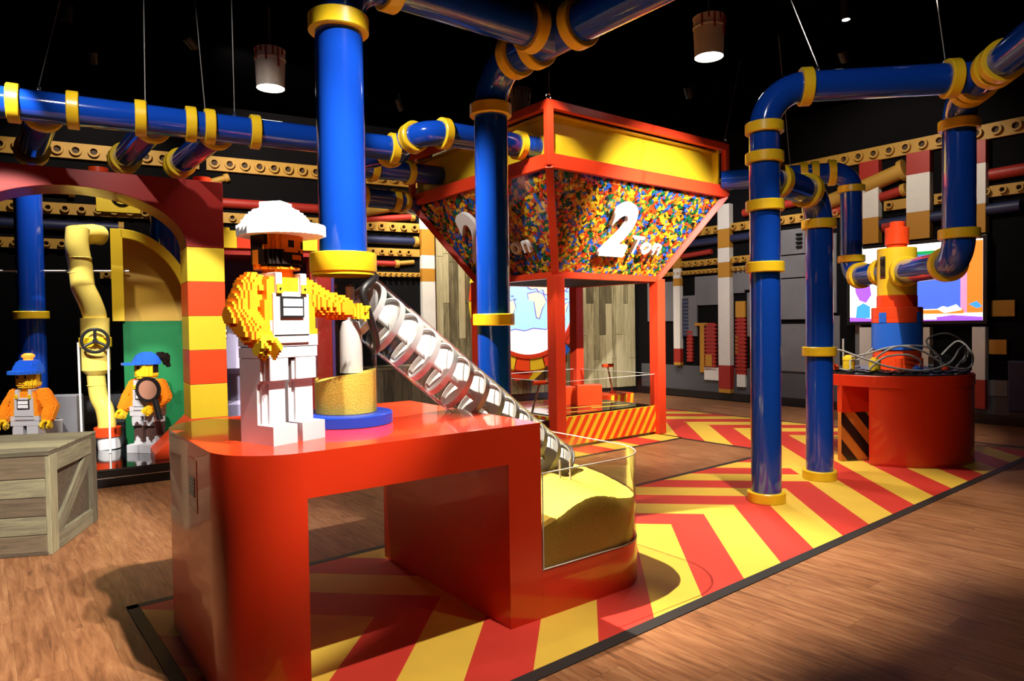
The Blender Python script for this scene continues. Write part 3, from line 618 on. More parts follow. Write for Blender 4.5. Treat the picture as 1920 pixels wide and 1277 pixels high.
def statue(label, loc, deg, shirt='shirt', suit='grey', legs='grey', hat='helmet', arms=None, head_rot=0, beard=True, boots=None, size=1):
    t = thing('brick_statue', label, 'statue', loc, deg); t.scale = (size,) * 3
    for sx in (-1, 1):
        def leg(X, Y, Z):
            x = X * sx; g = (x > .012) & (x < .135) & (Y < .085)
            fr = np.where(Z < .085, -.135, np.where(Z < .25, -.062, np.where(Z < .275, -.075, -.092)))
            fr = fr + np.where(Z > .085, .011 * np.clip(np.floor((.048 + X - (-.135 if sx < 0 else .006)) * -74 + 7.1), 0, 3), 0)
            g &= Y > fr
            g &= ~((Z > .26) & (Z < .275) & (Y < -.06))
            out = np.where(g, 1, 0)
            if boots: out = np.where(g & (Z > .13 + .03 * np.sin(60 * X)) & (Z < .29 + .02 * np.sin(70 * X + 9 * Y)), 2, out)
            return out
        voxels('leg', leg, ((-.14, .14), (-.14, .09), (0, .36)), [legs, 'trouser'], t, .0135, .0135)
    BX('crotch', 'black', t, -.03, .03, -.06, .06, .33, .362, 0)
    BX('hips', suit, t, -.142, .142, -.085, .092, .366, .412, .003)
    BX('belt_gap', 'black', t, -.135, .135, -.078, .086, .358, .420, 0)
    def torso(X, Y, Z):
        w = .148 - .038 * (Z - .416) / .304; g = (np.abs(X) < w) & (Y > -.080) & (Y < .088) & ~((Z > .70) & (np.abs(X) > w - .012))
        bib = (Z < .47) | ((Y < -.066) & (np.abs(X) < .085) & (Z < .655)) | ((np.abs(X) > .048) & (np.abs(X) < .080) & ((Z > .70) | (Y < -.066)) & (Z > .64))
        bib |= (np.abs(X) < .10) & (Z < .53) & (Y < -.03)
        return np.where(g, np.where(bib, 2, 1), 0)
    voxels('torso', torso, ((-.155, .155), (-.085, .095), (.416, .722)), [shirt, suit], t, .0125, .0125)
    BX('bib', suit, t, -.093, .093, -.094, -.078, .43, .645, .002)
    pk = BX('bib_pocket', 'black', t, -.060, .060, -.103, -.094, .540, .632, .001)
    for z in (.549, .589): MB().box(-.050, .050, -.106, -.103, z, z + .033).build('pocket_panel', 'white', pk, False)
    BX('bib_line', 'black', t, -.090, .090, -.0955, -.094, .462, .467, 0)
    for sx in (-1, 1):
        o = BX('strap', suit, t, sx * .064 - .016, sx * .064 + .016, -.098, -.080, .645, .735, .003)
        k = MB().box(-.015, .015, -.006, 0, -.02, .02).build('buckle', 'skin', t, False, .001); k.location = (sx * .064, -.099, .665)
        MB().cyl((0, -.006, 0), (0, -.009, 0), .005, 10).build('buckle_hole', 'black', k)
        BX('strap', suit, t, sx * .064 - .016, sx * .064 + .016, -.09, .09, .718, .735, .003)
    # head with its face
    h = bpy.data.objects.new('head_joint', None)
    hr = R(head_rot); ch_, sh_ = math.cos(hr), math.sin(hr)
    def rot(X, Y): return X * ch_ + Y * sh_, -X * sh_ + Y * ch_
    def head(X, Y, Z):
        x, y = rot(X, Y); r = np.sqrt(X ** 2 + Y ** 2)
        rad = np.where(Z < .75, .06, np.where(Z < .775, .094, np.where(Z > .905, .094, .104)))
        g = r < rad; f = g & (y < 0); o = np.where(g, 1, 0)
        if beard:
            o = np.where(g & (Z > .758) & (Z < .815 + .22 * np.abs(x)) & (y < .03) & ~((y < -.05) & (np.abs(x) < .034) & (Z > .795) & (Z < .815)), 2, o); o = np.where(f & (Z >= .812) & (Z < .832 - .25 * np.abs(x)) & (np.abs(x) < .05), 2, o)
            o = np.where(g & (y > .01) & (Z > .775), 2, o); o = np.where(g & (y > -.02) & (Z > .86), 2, o)
            o = np.where(g & (y > .035) & (Z < .84) & (y < .07), 1, o)
        else:
            o = np.where(g & (y > .03) & (Z > .80), 2, o); o = np.where(f & (np.abs(x) < .03) & (Z > .785) & (Z < .797) & (y < -.07), 3, o)
        eye = f & (np.abs(np.abs(x) - .038) < .0125) & (Z > .851) & (Z < .878); o = np.where(eye, 2, o)
        o = o if beard else np.where(f & (np.abs(np.abs(x) - .036) < .02) & (Z > .892) & (Z < .902), 2, o)
        return o
    hd = voxels('head', head, ((-.12, .12), (-.12, .12), (.72, .925)), ['skin' if not beard else 'shirty', 'hair', 'drip'], t, .0105, .0105)
    def turn(o): o.rotation_euler = (0, 0, hr); return o
    if hat == 'helmet':
        def hel(X, Y, Z):
            z = (Z - .915) / .120; g = ((X / .143) ** 2 + ((Y) / .155) ** 2 + np.clip(z, 0, 9) ** 2 < 1) & (Z > .915)
            br = (Z < .945) & (Z > .905) & ((X / .158) ** 2 + ((Y + .022) / .19) ** 2 < 1)
            kn = (np.abs(X) < .05) & (np.abs(Y) < .055) & (Z < 1.050) & (Z > 1.0)
            return g | br | kn
        turn(voxels('hard_hat', hel, ((-.19, .19), (-.25, .21), (.90, 1.08)), 'white', t))
    elif hat == 'cap':
        def cap(X, Y, Z):
            g = ((X / .122) ** 2 + (Y / .128) ** 2 + ((Z - .895) / .125) ** 2 < 1) & (Z > .895)
            return g | ((Z > .895) & (Z < .915) & ((X / .105) ** 2 + ((Y + .10) / .13) ** 2 < 1))
        turn(voxels('cap', cap, ((-.14, .14), (-.25, .15), (.89, 1.03)), 'bblue', t))
        c, s_ = math.cos(hr), math.sin(hr)
        pony = [(-s_ * .13 + c * .0, c * .13, .98), (-s_ * .175, c * .175, .96), (-s_ * .19, c * .19, .90), (-s_ * .20 + .01, c * .20, .87)]
        chain('ponytail', pony, (.035, .045, .03, .018), 'hair', t)
    else:
        def bea(X, Y, Z):
            g = ((X / .135) ** 2 + (Y / .135) ** 2 + ((Z - .90) / .155) ** 2 < 1) & (Z > .90) & (Z < 1.025)
            return g | ((Z > .895) & (Z < .925) & ((X / .142) ** 2 + ((Y + .03) / .165) ** 2 < 1))
        turn(voxels('beanie', bea, ((-.16, .16), (-.21, .16), (.89, 1.04)), 'bblue', t))
        MB().lathe([(0, 1.025), (.045, 1.025), (.04, 1.05), (.058, 1.06), (.058, 1.08), (.03, 1.098), (0, 1.10)], 10).build('beacon', 'beacon', t, False)
    for pts in arms:
        chain('arm', pts, (.070, .066, .058), shirt, t); p, q = np.array(pts[-2]), np.array(pts[-1]); d = (q - p) / np.linalg.norm(q - p)
        hand(t, q + d * .075, d)
    return t
statue('large brick-built builder in white hard hat and black beard on the red pedestal', (-1.038, 3.041, 1.0), 55, 'shirty', 'grey', 'grey', 'helmet',
       [((-.125, .01, .665), (-.175, .02, .555), (-.165, -.075, .47)), ((.13, .0, .655), (.19, -.05, .605), (.275, -.095, .585))], 24)
s2 = statue('brick-built woman in blue cap holding a magnifier before the green wall', (-3.98, 7.42, .172), -10, 'shirt', 'grey', 'grey', 'cap',
       [((-.135, .01, .675), (-.20, -.01, .56), (-.21, -.07, .46)), ((.135, .01, .675), (.205, -.01, .56), (.15, -.09, .485))], -38, False, True, 1.06)
mg = thing('magnifying_glass', 'black-rimmed magnifying glass held by the woman statue', 'magnifier', (-3.85, 7.22, .62), -18); mg.scale = (1.32,) * 3
MB().lathe([(.085, 0), (.098, -.012), (.112, 0), (.112, .014), (.085, .014), (.085, 0)], 32, 0, Matrix.Translation((-.005, 0, .18)) @ Matrix.Rotation(R(90), 4, 'X') @ Matrix.Diagonal((1.12, .92, 1, 1))).build('rim', 'black', mg)
MB().lathe([(0, .004), (.09, .004), (.09, .010), (0, .010)], 32, 0, Matrix.Translation((-.005, 0, .18)) @ Matrix.Rotation(R(90), 4, 'X') @ Matrix.Diagonal((1.12, .92, 1, 1))).build('lens', 'lens2', mg)
MB().cyl((.06, -.005, .10), (.10, 0, -.06), .024, 14).build('handle', 'black', mg)
s3 = statue('brick-built man in blue beanie with orange beacon behind the crate', (-4.93, 6.95, .172), 2, 'shirt', 'grey', 'grey', 'beanie',
       [((-.135, .01, .675), (-.21, -.0, .55), (-.19, -.09, .45)), ((.135, .01, .675), (.215, 0, .55), (.225, -.07, .45))], -8, False)

# ------------------------------------------------------------------ brick hopper on red frame
HN = Vector((.52, 7.985, 0)); HU, HV, HO = 1.80, 1.56, .63      # lower frame, overhang
ZL, ZM, ZT = 2.06, 3.13, 3.76
hop = thing('brick_hopper', 'big red-framed hopper full of toy bricks lettered 2 Ton', 'hopper', HN, 38)
lo = [(0, 0), (HU, 0), (HU, HV), (0, HV)]; up = [(-HO, -HO), (HU + HO, -HO), (HU + HO, HV + HO), (-HO, HV + HO)]
def bar(p, q, w, h, name='frame_bar', m='redm', parent=hop):
    p, q = Vector(p), Vector(q); d = q - p; T = Matrix.Translation(p) @ d.to_track_quat('X', 'Z').to_matrix().to_4x4()
    return MB().box(0, d.length, -w / 2, w / 2, -h / 2, h / 2, 0, T).build(name, m, parent, False, .004)
for k, (x, y) in enumerate(lo):
    o = BX('post', 'redm', hop, x - .075, x + .075, y - .075, y + .075, 0.005, ZL, .006)
for k in range(4):
    a, b = lo[k], lo[(k + 1) % 4]; c, d = up[k], up[(k + 1) % 4]
    bar((*a, ZL), (*b, ZL), .10, .075); bar((*c, ZM + .05), (*d, ZM + .05), .07, .15); bar((*c, ZT), (*d, ZT), .07, .09)
    bar((*c, ZM), (*c, ZT + .04), .075, .075); bar((*a, ZL), (*c, ZM), .085, .085)
# pale yellow upper box, set back behind the frame
for k in range(4):
    c, d = Vector((*up[k], 0)), Vector((*up[(k + 1) % 4], 0)); e = (d - c).normalized(); nrm = Vector((-e.y, e.x, 0))
    p = c + nrm * .10; q = d + nrm * .10; T = Matrix.Translation(p) @ Matrix.Rotation(math.atan2(e.y, e.x), 4, 'Z'); L = (q - p).length
    if k in (0, 3):
        MB().box(.1, L - .1, .02, .035, ZM + .1, ZT - .05, 0, T).build('upper_panel', 'yel2', hop, False)
        MB().box(.04, L - .04, -.05, .02, ZT - .075, ZT - .06, 0, T).build('upper_lip', 'shaded_yellow', hop, False)  # lip colour carries the brown shadow band under the top bar
        MB().box(.04, L - .04, -.10, .02, ZM + .126, ZM + .132, 0, T).build('upper_sill', 'yel2', hop, False)
        MB().box(.04, L - .04, -.085, -.080, ZM + .125, ZT - .045, 0, T).build('upper_pane', 'pane', hop, False)
    else: MB().box(.02, L - .02, 0, .02, ZM, ZT, 0, T).build('upper_panel', 'yel2', hop, False)
for x, y in up[:2] + up[3:]: MB().lathe([(.03 + .008 * math.cos(a), .008 * math.sin(a)) for a in (0, 1.57, 3.14, 4.71, 6.283)], 16, 0, Matrix.Translation((x, y, ZT + .075)) @ Matrix.Rotation(R(90), 4, 'X')).build('eye_bolt', 'steel', hop)
# sloping faces
BR = ['skin', 'shirt', 'flame', 'bblue', 'green', 'yel2', 'hair']
def face(a, b, c, d, seed, count):
    """a,b lower corners, d,c upper corners (3-D, hopper frame); outward normal by right-hand rule"""
    a, b, c, d = map(Vector, (a, b, c, d)); ex = (b - a).normalized(); ey = ((d - a) - ex * (d - a).dot(ex)).normalized(); ez = ex.cross(ey)
    F = Matrix((( ex.x, ey.x, ez.x, a.x), (ex.y, ey.y, ez.y, a.y), (ex.z, ey.z, ez.z, a.z), (0, 0, 0, 1)))
    loc = lambda p: (F.inverted() @ p).xy
    pl_ = [tuple(loc(p)) for p in (a, b, c, d)]; H = pl_[2][1]; W0 = pl_[1][0]; xl, xr = pl_[3][0], pl_[2][0]
    bed = MB().prism(pl_, -.08, -.05); o = bed.build('bin_wall', 'bed', hop, False); o.matrix_local = F
    if count:
        rnd = random.Random(seed); mb = MB()
        for i in range(count):
            y = rnd.uniform(.03, H - .06); lim0 = xl * y / H + .05; lim1 = W0 + (xr - W0) * y / H - .05; x = rnd.uniform(lim0, lim1)
            w, h = rnd.choice(((.070, .035), (.070, .035), (.040, .038), (.092, .034), (.070, .062)))
            T = Matrix.Translation((x, y, -.04 + rnd.uniform(-.006, .022))) @ Euler((rnd.uniform(-.35, .35), rnd.uniform(-.35, .35), rnd.choice((0, .7, 1.57, 2.4, rnd.uniform(0, 3.1)))), 'XYZ').to_matrix().to_4x4()
            k = rnd.choices(range(7), (16, 15, 20, 18, 16, 9, 6))[0]
            mb.box(-w / 2, w / 2, -h / 2, h / 2, -.012, .012, k, T)
        o = mb.build('toy_bricks', BR, hop, False); o.matrix_local = F; tag(o, 'thousands of loose colourful toy bricks', kind='stuff')
        o = MB().prism(pl_, .008, .012).build('front_pane', 'pane', hop, False); o.matrix_local = F
    return F, pl_
def L3(p, z): return (p[0], p[1], z)
F0, _ = face(L3(lo[0], ZL), L3(lo[1], ZL), L3(up[1], ZM), L3(up[0], ZM), 1, 3300)
F3, _ = face(L3(lo[3], ZL), L3(lo[0], ZL), L3(up[0], ZM), L3(up[3], ZM), 2, 2700)
face(L3(lo[1], ZL), L3(lo[2], ZL), L3(up[2], ZM), L3(up[1], ZM), 3, 0); face(L3(lo[2], ZL), L3(lo[3], ZL), L3(up[3], ZM), L3(up[2], ZM), 4, 0)
BX('hopper_floor', 'bed', hop, 0, HU, 0, HV, ZL - .03, ZL - .02, 0)
def text(s, size, F, x, y, z0, name, depth=.03, bold=.012, sx=1, shear=.12):
    cu = bpy.data.curves.new(name, 'FONT'); cu.body = s; cu.size = size; cu.extrude = depth / 2; cu.offset = bold; cu.shear = shear; cu.resolution_u = 6
    tmp = bpy.data.objects.new(name, cu); COL.objects.link(tmp); bpy.context.view_layer.update()
    me = bpy.data.meshes.new_from_object(tmp.evaluated_get(bpy.context.evaluated_depsgraph_get())); bpy.data.objects.remove(tmp); bpy.data.curves.remove(cu)
    me.name = name; me.materials.clear(); me.materials.append(M['letter'])
    o = bpy.data.objects.new(name, me); COL.objects.link(o); o.parent = hop
    o.matrix_local = F @ Matrix.Translation((x, y, z0 + depth / 2)) @ Matrix.Diagonal((sx, 1, 1, 1)); return o
text('2', .88, F0, .46, .355, .05, 'numeral', .05, .036, .94, .05); x0 = .90
for chx, dx, sz, sxx in (('T', .0, .31, 1), ('o', .22, .31, 1), ('n', .43, .31, 1)): text(chx, sz, F0, .93 + dx, .38, .05, 'letter', .04, .003, sxx)
text('2', .88, F3, .26, .355, .05, 'numeral', .05, .036, .94, .05)
for chx, dx in (('T', .0), ('o', .22), ('n', .43)): text(chx, .31, F3, .86 + dx, .36, .05, 'letter', .04, .003)

# play table under the hopper
ZD = .39
pt = thing('play_table', 'low play table with hazard striped sides between the hopper posts', 'table', HN, 38)
BX('deck', 'gloss', pt, .08, HU - .08, .08, HV - .08, ZD - .03, ZD, .003)
for (x, y, w, m) in ((.3, .25, .5, 'mat_yellow'), (.9, .35, .6, 'mat_yellow'), (.5, .55, .7, 'mat_yellow'), (1.1, .7, .5, 'mat_yellow'), (.35, .9, .6, 'mat_yellow'), (.95, 1.1, .5, 'mat_yellow'), (.2, .42, .2, 'mat_red'), (1.25, .9, .25, 'mat_red')):
    MB().prism([(x, y), (x + w, y - .09), (x + w + .05, y - .06), (x + .05, y + .05)], ZD, ZD + .003).build('deck_marking', m, pt, False)
def fascia(T, L, n):
    BX_ = MB().box(0, L, 0, .03, .04, ZD - .005, 0, T).build('fascia', 'yel2', pt, False)
    w = L / n
    for k in range(-3, n + 1):
        p = clip(clip([(k * w, .04), (k * w + w * .48, .04), (k * w + w * .48 + .24, ZD - .005), (k * w + .24, ZD - .005)], 1, 0, 0), -1, 0, -L)
        if len(p) > 2:
            mb = MB(); mb.prism(p, 0, .004, 0, T @ Matrix.Translation((0, -.0005, 0)) @ Matrix.Rotation(R(90), 4, 'X')); mb.build('hazard_stripe', 'flame', pt, False)
fascia(Matrix.Translation((.06, -.02, 0)), HU - .12, 12)
fascia(Matrix.Translation((-.02, HV - .06, 0)) @ Matrix.Rotation(R(-90), 4, 'Z'), HV - .12, 10)
for x0, x1, y0, y1 in ((.07, HU - .07, -.004, .004), (-.004, .004, .07, HV - .07), (.07, HU - .07, HV - .004, HV + .004), (HU - .004, HU + .004, .07, HV - .07)):
    BX('clear_screen', 'clear', pt, x0, x1, y0, y1, ZD, .80, 0)
    mb = MB(); mb.box(x0, x1, y0 - .001, y1 + .001, .80, .806); mb.build('screen_edge', 'edge', pt, False)
def lever(p, lean, label):
    t = thing('hand_lever', label, 'lever', HN + Uv * p[0] + Vv * p[1] + Vector((0, 0, p[2])), 38)
    e = Vector(lean); MB().cyl((0, 0, 0), e, .014, 12).build('shaft', 'steel', t); MB().lathe([(0, 0), (.05, 0), (.05, .02), (.02, .035), (0, .035)], 16).build('foot', 'redm', t)
    g = MB().cyl(e + Vector((-.085, .02, 0)), e + Vector((.085, -.02, 0)), .026, 16); o = g.build('grip', 'flame', t)
    MB().cyl(e + Vector((.085, -.02, 0)), e + Vector((.095, -.0223, 0)), .0265, 16).build('grip_cap', 'black', o)
lever((-.20, .26, .36), (.14, -.02, .43), 'red-gripped steel lever at the near corner of the play table'); lever((2.30, 1.30, .42), (-.09, .02, .42), 'red-gripped steel lever at the far side of the play table')
BX('lever_shelf', 'gloss', pt, -.34, -.02, .06, .5, .04, .36, .004)
BX('lever_shelf', 'flame', pt, HU + .02, 2.55, 1.1, 1.5, .04, .42, .004)
for k in range(4): MB().prism([(2.0 + k * .14, .05), (2.06 + k * .14, .05), (2.12 + k * .14, .41), (2.06 + k * .14, .41)], -1.099, -1.094, 0, Matrix.Rotation(R(90), 4, 'X')).build('hazard_stripe', 'yel2', pt, False)
BRK = ((1.0, .90), (1.10, .60))
def toybrick(loc, deg, sx, sy, sz, label, m='flame', st=(2, 2)):
    t = thing('toy_brick', label, 'brick', loc, deg); BX('body', m, t, -sx / 2, sx / 2, -sy / 2, sy / 2, 0, sz, .005)
    for i in range(st[0]):
        for j in range(st[1]):
            MB().cyl((-sx / 2 - .022, (j + .5) * sy / st[1] - sy / 2, (i + .5) * sz / st[0]), (-sx / 2, (j + .5) * sy / st[1] - sy / 2, (i + .5) * sz / st[0]), sz * .16, 14).build('stud', m, t)
pp = HN + Uv * BRK[0][0] + Vv * BRK[0][1]; toybrick((pp.x, pp.y, ZD), 20, .16, .22, .24, 'red studded brick standing nearer on the play table')
pp = HN + Uv * BRK[1][0] + Vv * BRK[1][1]; toybrick((pp.x, pp.y, ZD), 8, .34, .12, .28, 'larger red brick standing behind the studded one', 'flame', (0, 0))

# ------------------------------------------------------------------ globe sign on the plank wall
gs = thing('globe_sign', 'lit round world map sign framed with coloured bricks', 'sign', WLo + dirv(WLa) * 5.16 - dirv(WLa + 90) * .09, WLa)
GZ = 1.92
Tg = Matrix.Translation((0, 0, GZ)) @ Matrix.Rotation(R(90), 4, 'X')
MB().lathe([(0, 0), (1.02, 0), (1.02, .06), (0, .06)], 64, 0, Tg).build('map_disc', 'sea', gs)
MB().lathe([(1.02, 0), (1.10, 0), (1.10, .10), (1.02, .10), (1.02, 0)], 64, 0, Tg).build('ring', 'redm', gs)
cs = ['redm', 'bblue', 'bblue', 'green', 'redm', 'yel2', 'flame', 'yel2', 'bblue', 'redm', 'yel2', 'flame', 'yel2', 'redm', 'yel2', 'flame', 'yel2', 'flame', 'yel2', 'redm', 'bblue', 'redm', 'yel2', 'green']
for k in range(24):
    mb = MB(); o_ = 1.20 + .06 * random.random() + (.08 if 16 <= k <= 20 else 0)
    mb.lathe([(1.10, 0), (o_, 0), (o_, .07 + .03 * random.random()), (1.10, .08), (1.10, 0)], 4, 0, Tg, 15 * k + .4, 15 * k + 14.6); mb.add([], [])
    mb.build('frame_brick', cs[k], gs, False)
def gpoly(pts, m, name, y=.0606, th=.006):
    MB().prism([(x, z) for x, z in pts], y, y + th, 0, Tg).build(name, m, gs, False)
def land(pts, name):
    pts = [(x + .13, z) if math.hypot(x + .13, z) < .98 else (x, z) for x, z in pts]
    c = (sum(p[0] for p in pts) / len(pts), sum(p[1] for p in pts) / len(pts))
    gpoly([(c[0] + (x - c[0]) * 1.0 + (.02 if x > c[0] else -.02), c[1] + (z - c[1]) + (.02 if z > c[1] else -.02)) for x, z in pts], 'outline', 'coastline', .0606, .004); gpoly(pts, 'land', name, .0606, .008)
land([(-.02, .52), (-.08, .36), (-.14, .28), (-.06, .24), (.06, .26), (.10, .2), (.2, .24), (.24, .14), (.34, .16), (.46, .26), (.66, .2), (.78, .3), (.84, .5), (.6, .74), (.3, .8), (.12, .82), (.06, .66)], 'land_mass')
land([(-.14, .14), (-.12, .02), (0, 0), (.02, -.12), (.05, -.30), (.1, -.32), (.16, -.14), (.26, .0), (.18, .14), (.04, .18)], 'land_mass')
land([(-.62, -.02), (-.46, .02), (-.42, -.12), (-.5, -.28), (-.56, -.42), (-.62, -.2)], 'land_mass'); land([(-.9, .44), (-.5, .62), (-.46, .46), (-.62, .24), (-.72, .3), (-.8, .34)], 'land_mass'); land([(.62, -.1), (.78, -.02), (.84, -.18), (.7, -.26)], 'land_mass')
ice = [(math.cos(R(a)) * 1.018, math.sin(R(a)) * 1.018) for a in range(218, 323, 5)] + [(.6, -.55), (.42, -.52), (.4, -.56), (.1, -.53), (-.1, -.58), (-.3, -.54), (-.42, -.57), (-.6, -.6)]
gpoly([(x, z + .025 if z > -.62 else z) for x, z in ice], 'outline', 'coastline', .0606, .004); gpoly(ice, 'ice', 'ice_cap', .0606, .008)
for x, z in ((-.42, .52), (-.38, .4), (-.35, .1), (-.3, .04), (.88, .2), (.86, .05), (.8, -.35)): gpoly([(x - .03, z - .012), (x + .03, z - .012), (x + .03, z + .012), (x - .03, z + .012)], 'outline', 'island')
o = MB().prism([(-.62, .72), (-.3, .46), (.1, .4), (.34, .58), (.42, .72)], -.0, .05, 0, Matrix.Rotation(R(90), 4, 'X')).build('base_skirt', 'yel2', gs, False)
MB().prism([(-.5, .60), (.12, .60), (-.02, .44), (-.3, .40)], .05, .06, 0, Matrix.Rotation(R(90), 4, 'X')).build('skirt_front', 'redm', gs, False)

# ------------------------------------------------------------------ screen on the right wall
tv = thing('wall_screen', 'wide lit screen showing a cartoon blue sky on the right wall', 'screen', WRo + dirv(WRa) * 4.93, WRa)
BX('bezel', 'black', tv, 0, 1.92, -.16, -.04, 1.40, 2.63, .006); BX('bracket', 'black', tv, .7, 1.2, -.04, -.001, 1.7, 2.3, .004)
def scr(x0, x1, z0, z1, m, name='picture_area', y=-.1605): return MB().box(x0, x1, y - .002, y, z0, z1).build(name, m, tv, False)
def scp(pts, m, y=-.1635): return MB().prism(pts, -y, -y + .002, 0, Matrix.Rotation(R(90), 4, 'X')).build('picture_shape', m, tv, False)
scr(.05, 1.87, 1.45, 2.58, 'scr_white', 'picture')
scp([(.72, 1.62), (1.60, 1.62), (1.60, 2.42), (.72, 2.42)], 'scr_blue'); scp([(1.68, 1.56), (1.87, 1.56), (1.87, 2.56), (1.68, 2.56)], 'scr_orange'); scp([(1.60, 1.56), (1.68, 1.56), (1.68, 2.46), (1.60, 2.46)], 'scr_pink')
scp([(.72, 2.42), (1.64, 2.42), (1.64, 2.47), (.72, 2.47)], 'scr_green'); scp([(1.64, 2.36), (1.76, 2.36), (1.74, 2.48), (1.68, 2.5)], 'scr_green', -.1665); scp([(.72, 1.55), (1.64, 1.55), (1.64, 1.61), (.72, 1.61)], 'scr_orange', -.1665)
scp([(.12, 2.1), (.2, 2.12), (.36, 2.0), (.38, 1.86), (.3, 1.74), (.2, 1.78), (.14, 1.9)], 'scr_purple'); scp([(.14, 1.5), (.36, 1.5), (.36, 1.68), (.26, 1.74), (.16, 1.68)], 'scr_sky')
scp([(.05, 1.45), (1.87, 1.45), (1.87, 1.50), (1.5, 1.53), (1.2, 1.49), (.8, 1.53), (.4, 1.49), (.05, 1.52)], 'scr_purple', -.1665); scp([(1.3, 1.62), (1.38, 1.66), (1.44, 1.64), (1.55, 1.68), (1.62, 1.60), (1.4, 1.56)], 'scr_white', -.1695); scp([(1.7, 1.68), (1.8, 1.72), (1.87, 1.64), (1.8, 1.62)], 'scr_sky', -.1665)
scp([(.8, 1.47), (1.3, 1.47), (1.28, 1.53), (1.1, 1.55), (.9, 1.53)], 'scr_white', -.1695)

# ------------------------------------------------------------------ round red table and brick tower
TC = (4.14, 7.52); TR = .80; TZ = .93
tb = thing('round_table', 'round red display table with black studded top by the wall screen', 'table', (*TC, 0))
MB().lathe([(0, TZ - .13), (TR, TZ - .13), (TR + .003, TZ - .126), (TR + .003, TZ - .016), (TR, TZ - .012), (0, TZ - .012)], 72).build('table_rim', 'red', tb)
MB().lathe([(0, TZ - .012), (TR - .01, TZ - .012), (TR - .01, TZ), (0, TZ)], 72).build('studded_plate', 'black', tb)
# drum: a closed sector, cut away at the left to give knee room
def sector(a0, a1, r, n=40): return [(0, 0)] + [(r * math.cos(R(a0 + (a1 - a0) * k / n)), r * math.sin(R(a0 + (a1 - a0) * k / n))) for k in range(n + 1)]
MB().prism(sector(-131, 80, TR - .004), .03, TZ - .13).build('drum', 'red', tb, True, 0, 30)
MB().prism(sector(-130, 79, TR - .012), .005, .03).build('plinth', 'red', tb, True, 0, 30)
MB().prism(sector(80, 229, .45), .005, TZ - .13).build('core', 'red', tb, True, 0, 30)
o = BX('recess_panel', 'red', tb, -.75, -.36, -.30, -.22, .52, TZ - .13, 0); o.rotation_euler = (0, 0, R(8))
hp = BX('hazard_panel', 'orange', tb, -.75, -.36, -.29, -.23, .01, .52, 0); hp.rotation_euler = (0, 0, R(8))
for k in range(-4, 6):
    p = [(-.68 + k * .25, .01), (-.68 + k * .25 + .12, .01), (-.68 + k * .25 + .12 - .42, .52), (-.68 + k * .25 - .42, .52)]
    p = clip(clip(p, 1, 0, -.75), -1, 0, .36)
    if len(p) > 2: MB().prism(p, .29, .294, 0, Matrix.Rotation(R(90), 4, 'X')).build('hazard_stripe', 'black', hp, False)
st = None
for i in range(-10, 11):
    for j in range(-10, 11):
        x, y = i * .125 + .03, j * .125
        r_ = math.hypot(x, y)
        if r_ > TR - .05 or r_ < .28 or y > .35: continue
        if st is None: st = MB().lathe([(.043, 0), (.043, .022), (.040, .025), (0, .025)], 16).build('stud', 'black', tb); st.location = (x, y, TZ)
        else: inst(st, 'stud', tb, (x, y, TZ))
tw = thing('brick_tower', 'stacked red blue and yellow round brick tower on the round table', 'tower', (4.23, 7.5, TZ))
def ring_part(name, m, z0, z1, r, n=40): return MB().lathe([(0, z0), (r - .004, z0), (r, z0 + .004), (r, z1 - .006), (r - .006, z1), (0, z1)], n).build(name, m, tw)
ring_part('base_ring', 'flame', .0, .225, .235)
ring_part('blue_drum', 'bblue', .225, .52, .248); cr = ring_part('castle_ring', 'flame', .575, .685, .25)
for k in range(4):
    a0 = 207.6 + 90 * k + 10; MB().lathe([(.18, .52), (.25, .52), (.25, .576), (.18, .576), (.18, .52)], 12, 0, None, a0, a0 + 70).build('castle_tooth', 'flame', tw)
    MB().lathe([(.18, .52), (.252, .52), (.252, .63), (.18, .63), (.18, .52)], 4, 0, None, a0 + 70.4, a0 + 89.6).build('blue_tooth', 'bblue', tw)
for k in range(6):
    MB().cyl((.235 * math.cos(R(60 * k + 5)), .235 * math.sin(R(60 * k + 5)), 0), (.235 * math.cos(R(60 * k + 5)), .235 * math.sin(R(60 * k + 5)), .14), .035, 14).build('base_knob', 'flame', tw)
ring_part('red_ring', 'flame', .685, .815, .198); ring_part('yellow_drum', 'yel2', .815, 1.33, .193); ring_part('neck', 'flame', 1.33, 1.37, .10); ring_part('red_cap', 'flame', 1.37, 1.555, .118); ring_part('top_stud', 'flame', 1.555, 1.62, .073)
o = MB().box(-.033, .033, -.004, .004, 1.0, 1.24).build('gauge_window', 'gloss', tw, False, .002); a = R(-163); o.location = (.193 * math.cos(a), .193 * math.sin(a), 0); o.rotation_euler = (0, 0, a + R(90))
def fcol(name, loc, r, h, m, label, sq=False):
    t = thing(name, label, 'brick', loc)
    if sq: BX('body', m, t, -r, r, -r, r, 0, h, .004); [MB().cyl((sx * r * .5, sy * r * .5, h), (sx * r * .5, sy * r * .5, h + .022), r * .3, 12).build('stud', m, t) for sx in (-1, 1) for sy in (-1, 1)]
    else: MB().lathe([(0, 0), (r, 0), (r, h * .7), (r * 1.04, h * .7), (r * 1.04, h * .95), (r, h), (r * .6, h), (r * .6, h + .018), (0, h + .018)], 24).build('body', m, t)
    return t
zz = TZ + .026
fcol('round_brick', (3.80, 7.15, zz), .055, .115, 'yel2', 'nearer yellow round brick on the round table'); fcol('round_brick', (3.66, 7.42, zz), .06, .13, 'yel2', 'farther yellow round brick on the round table')
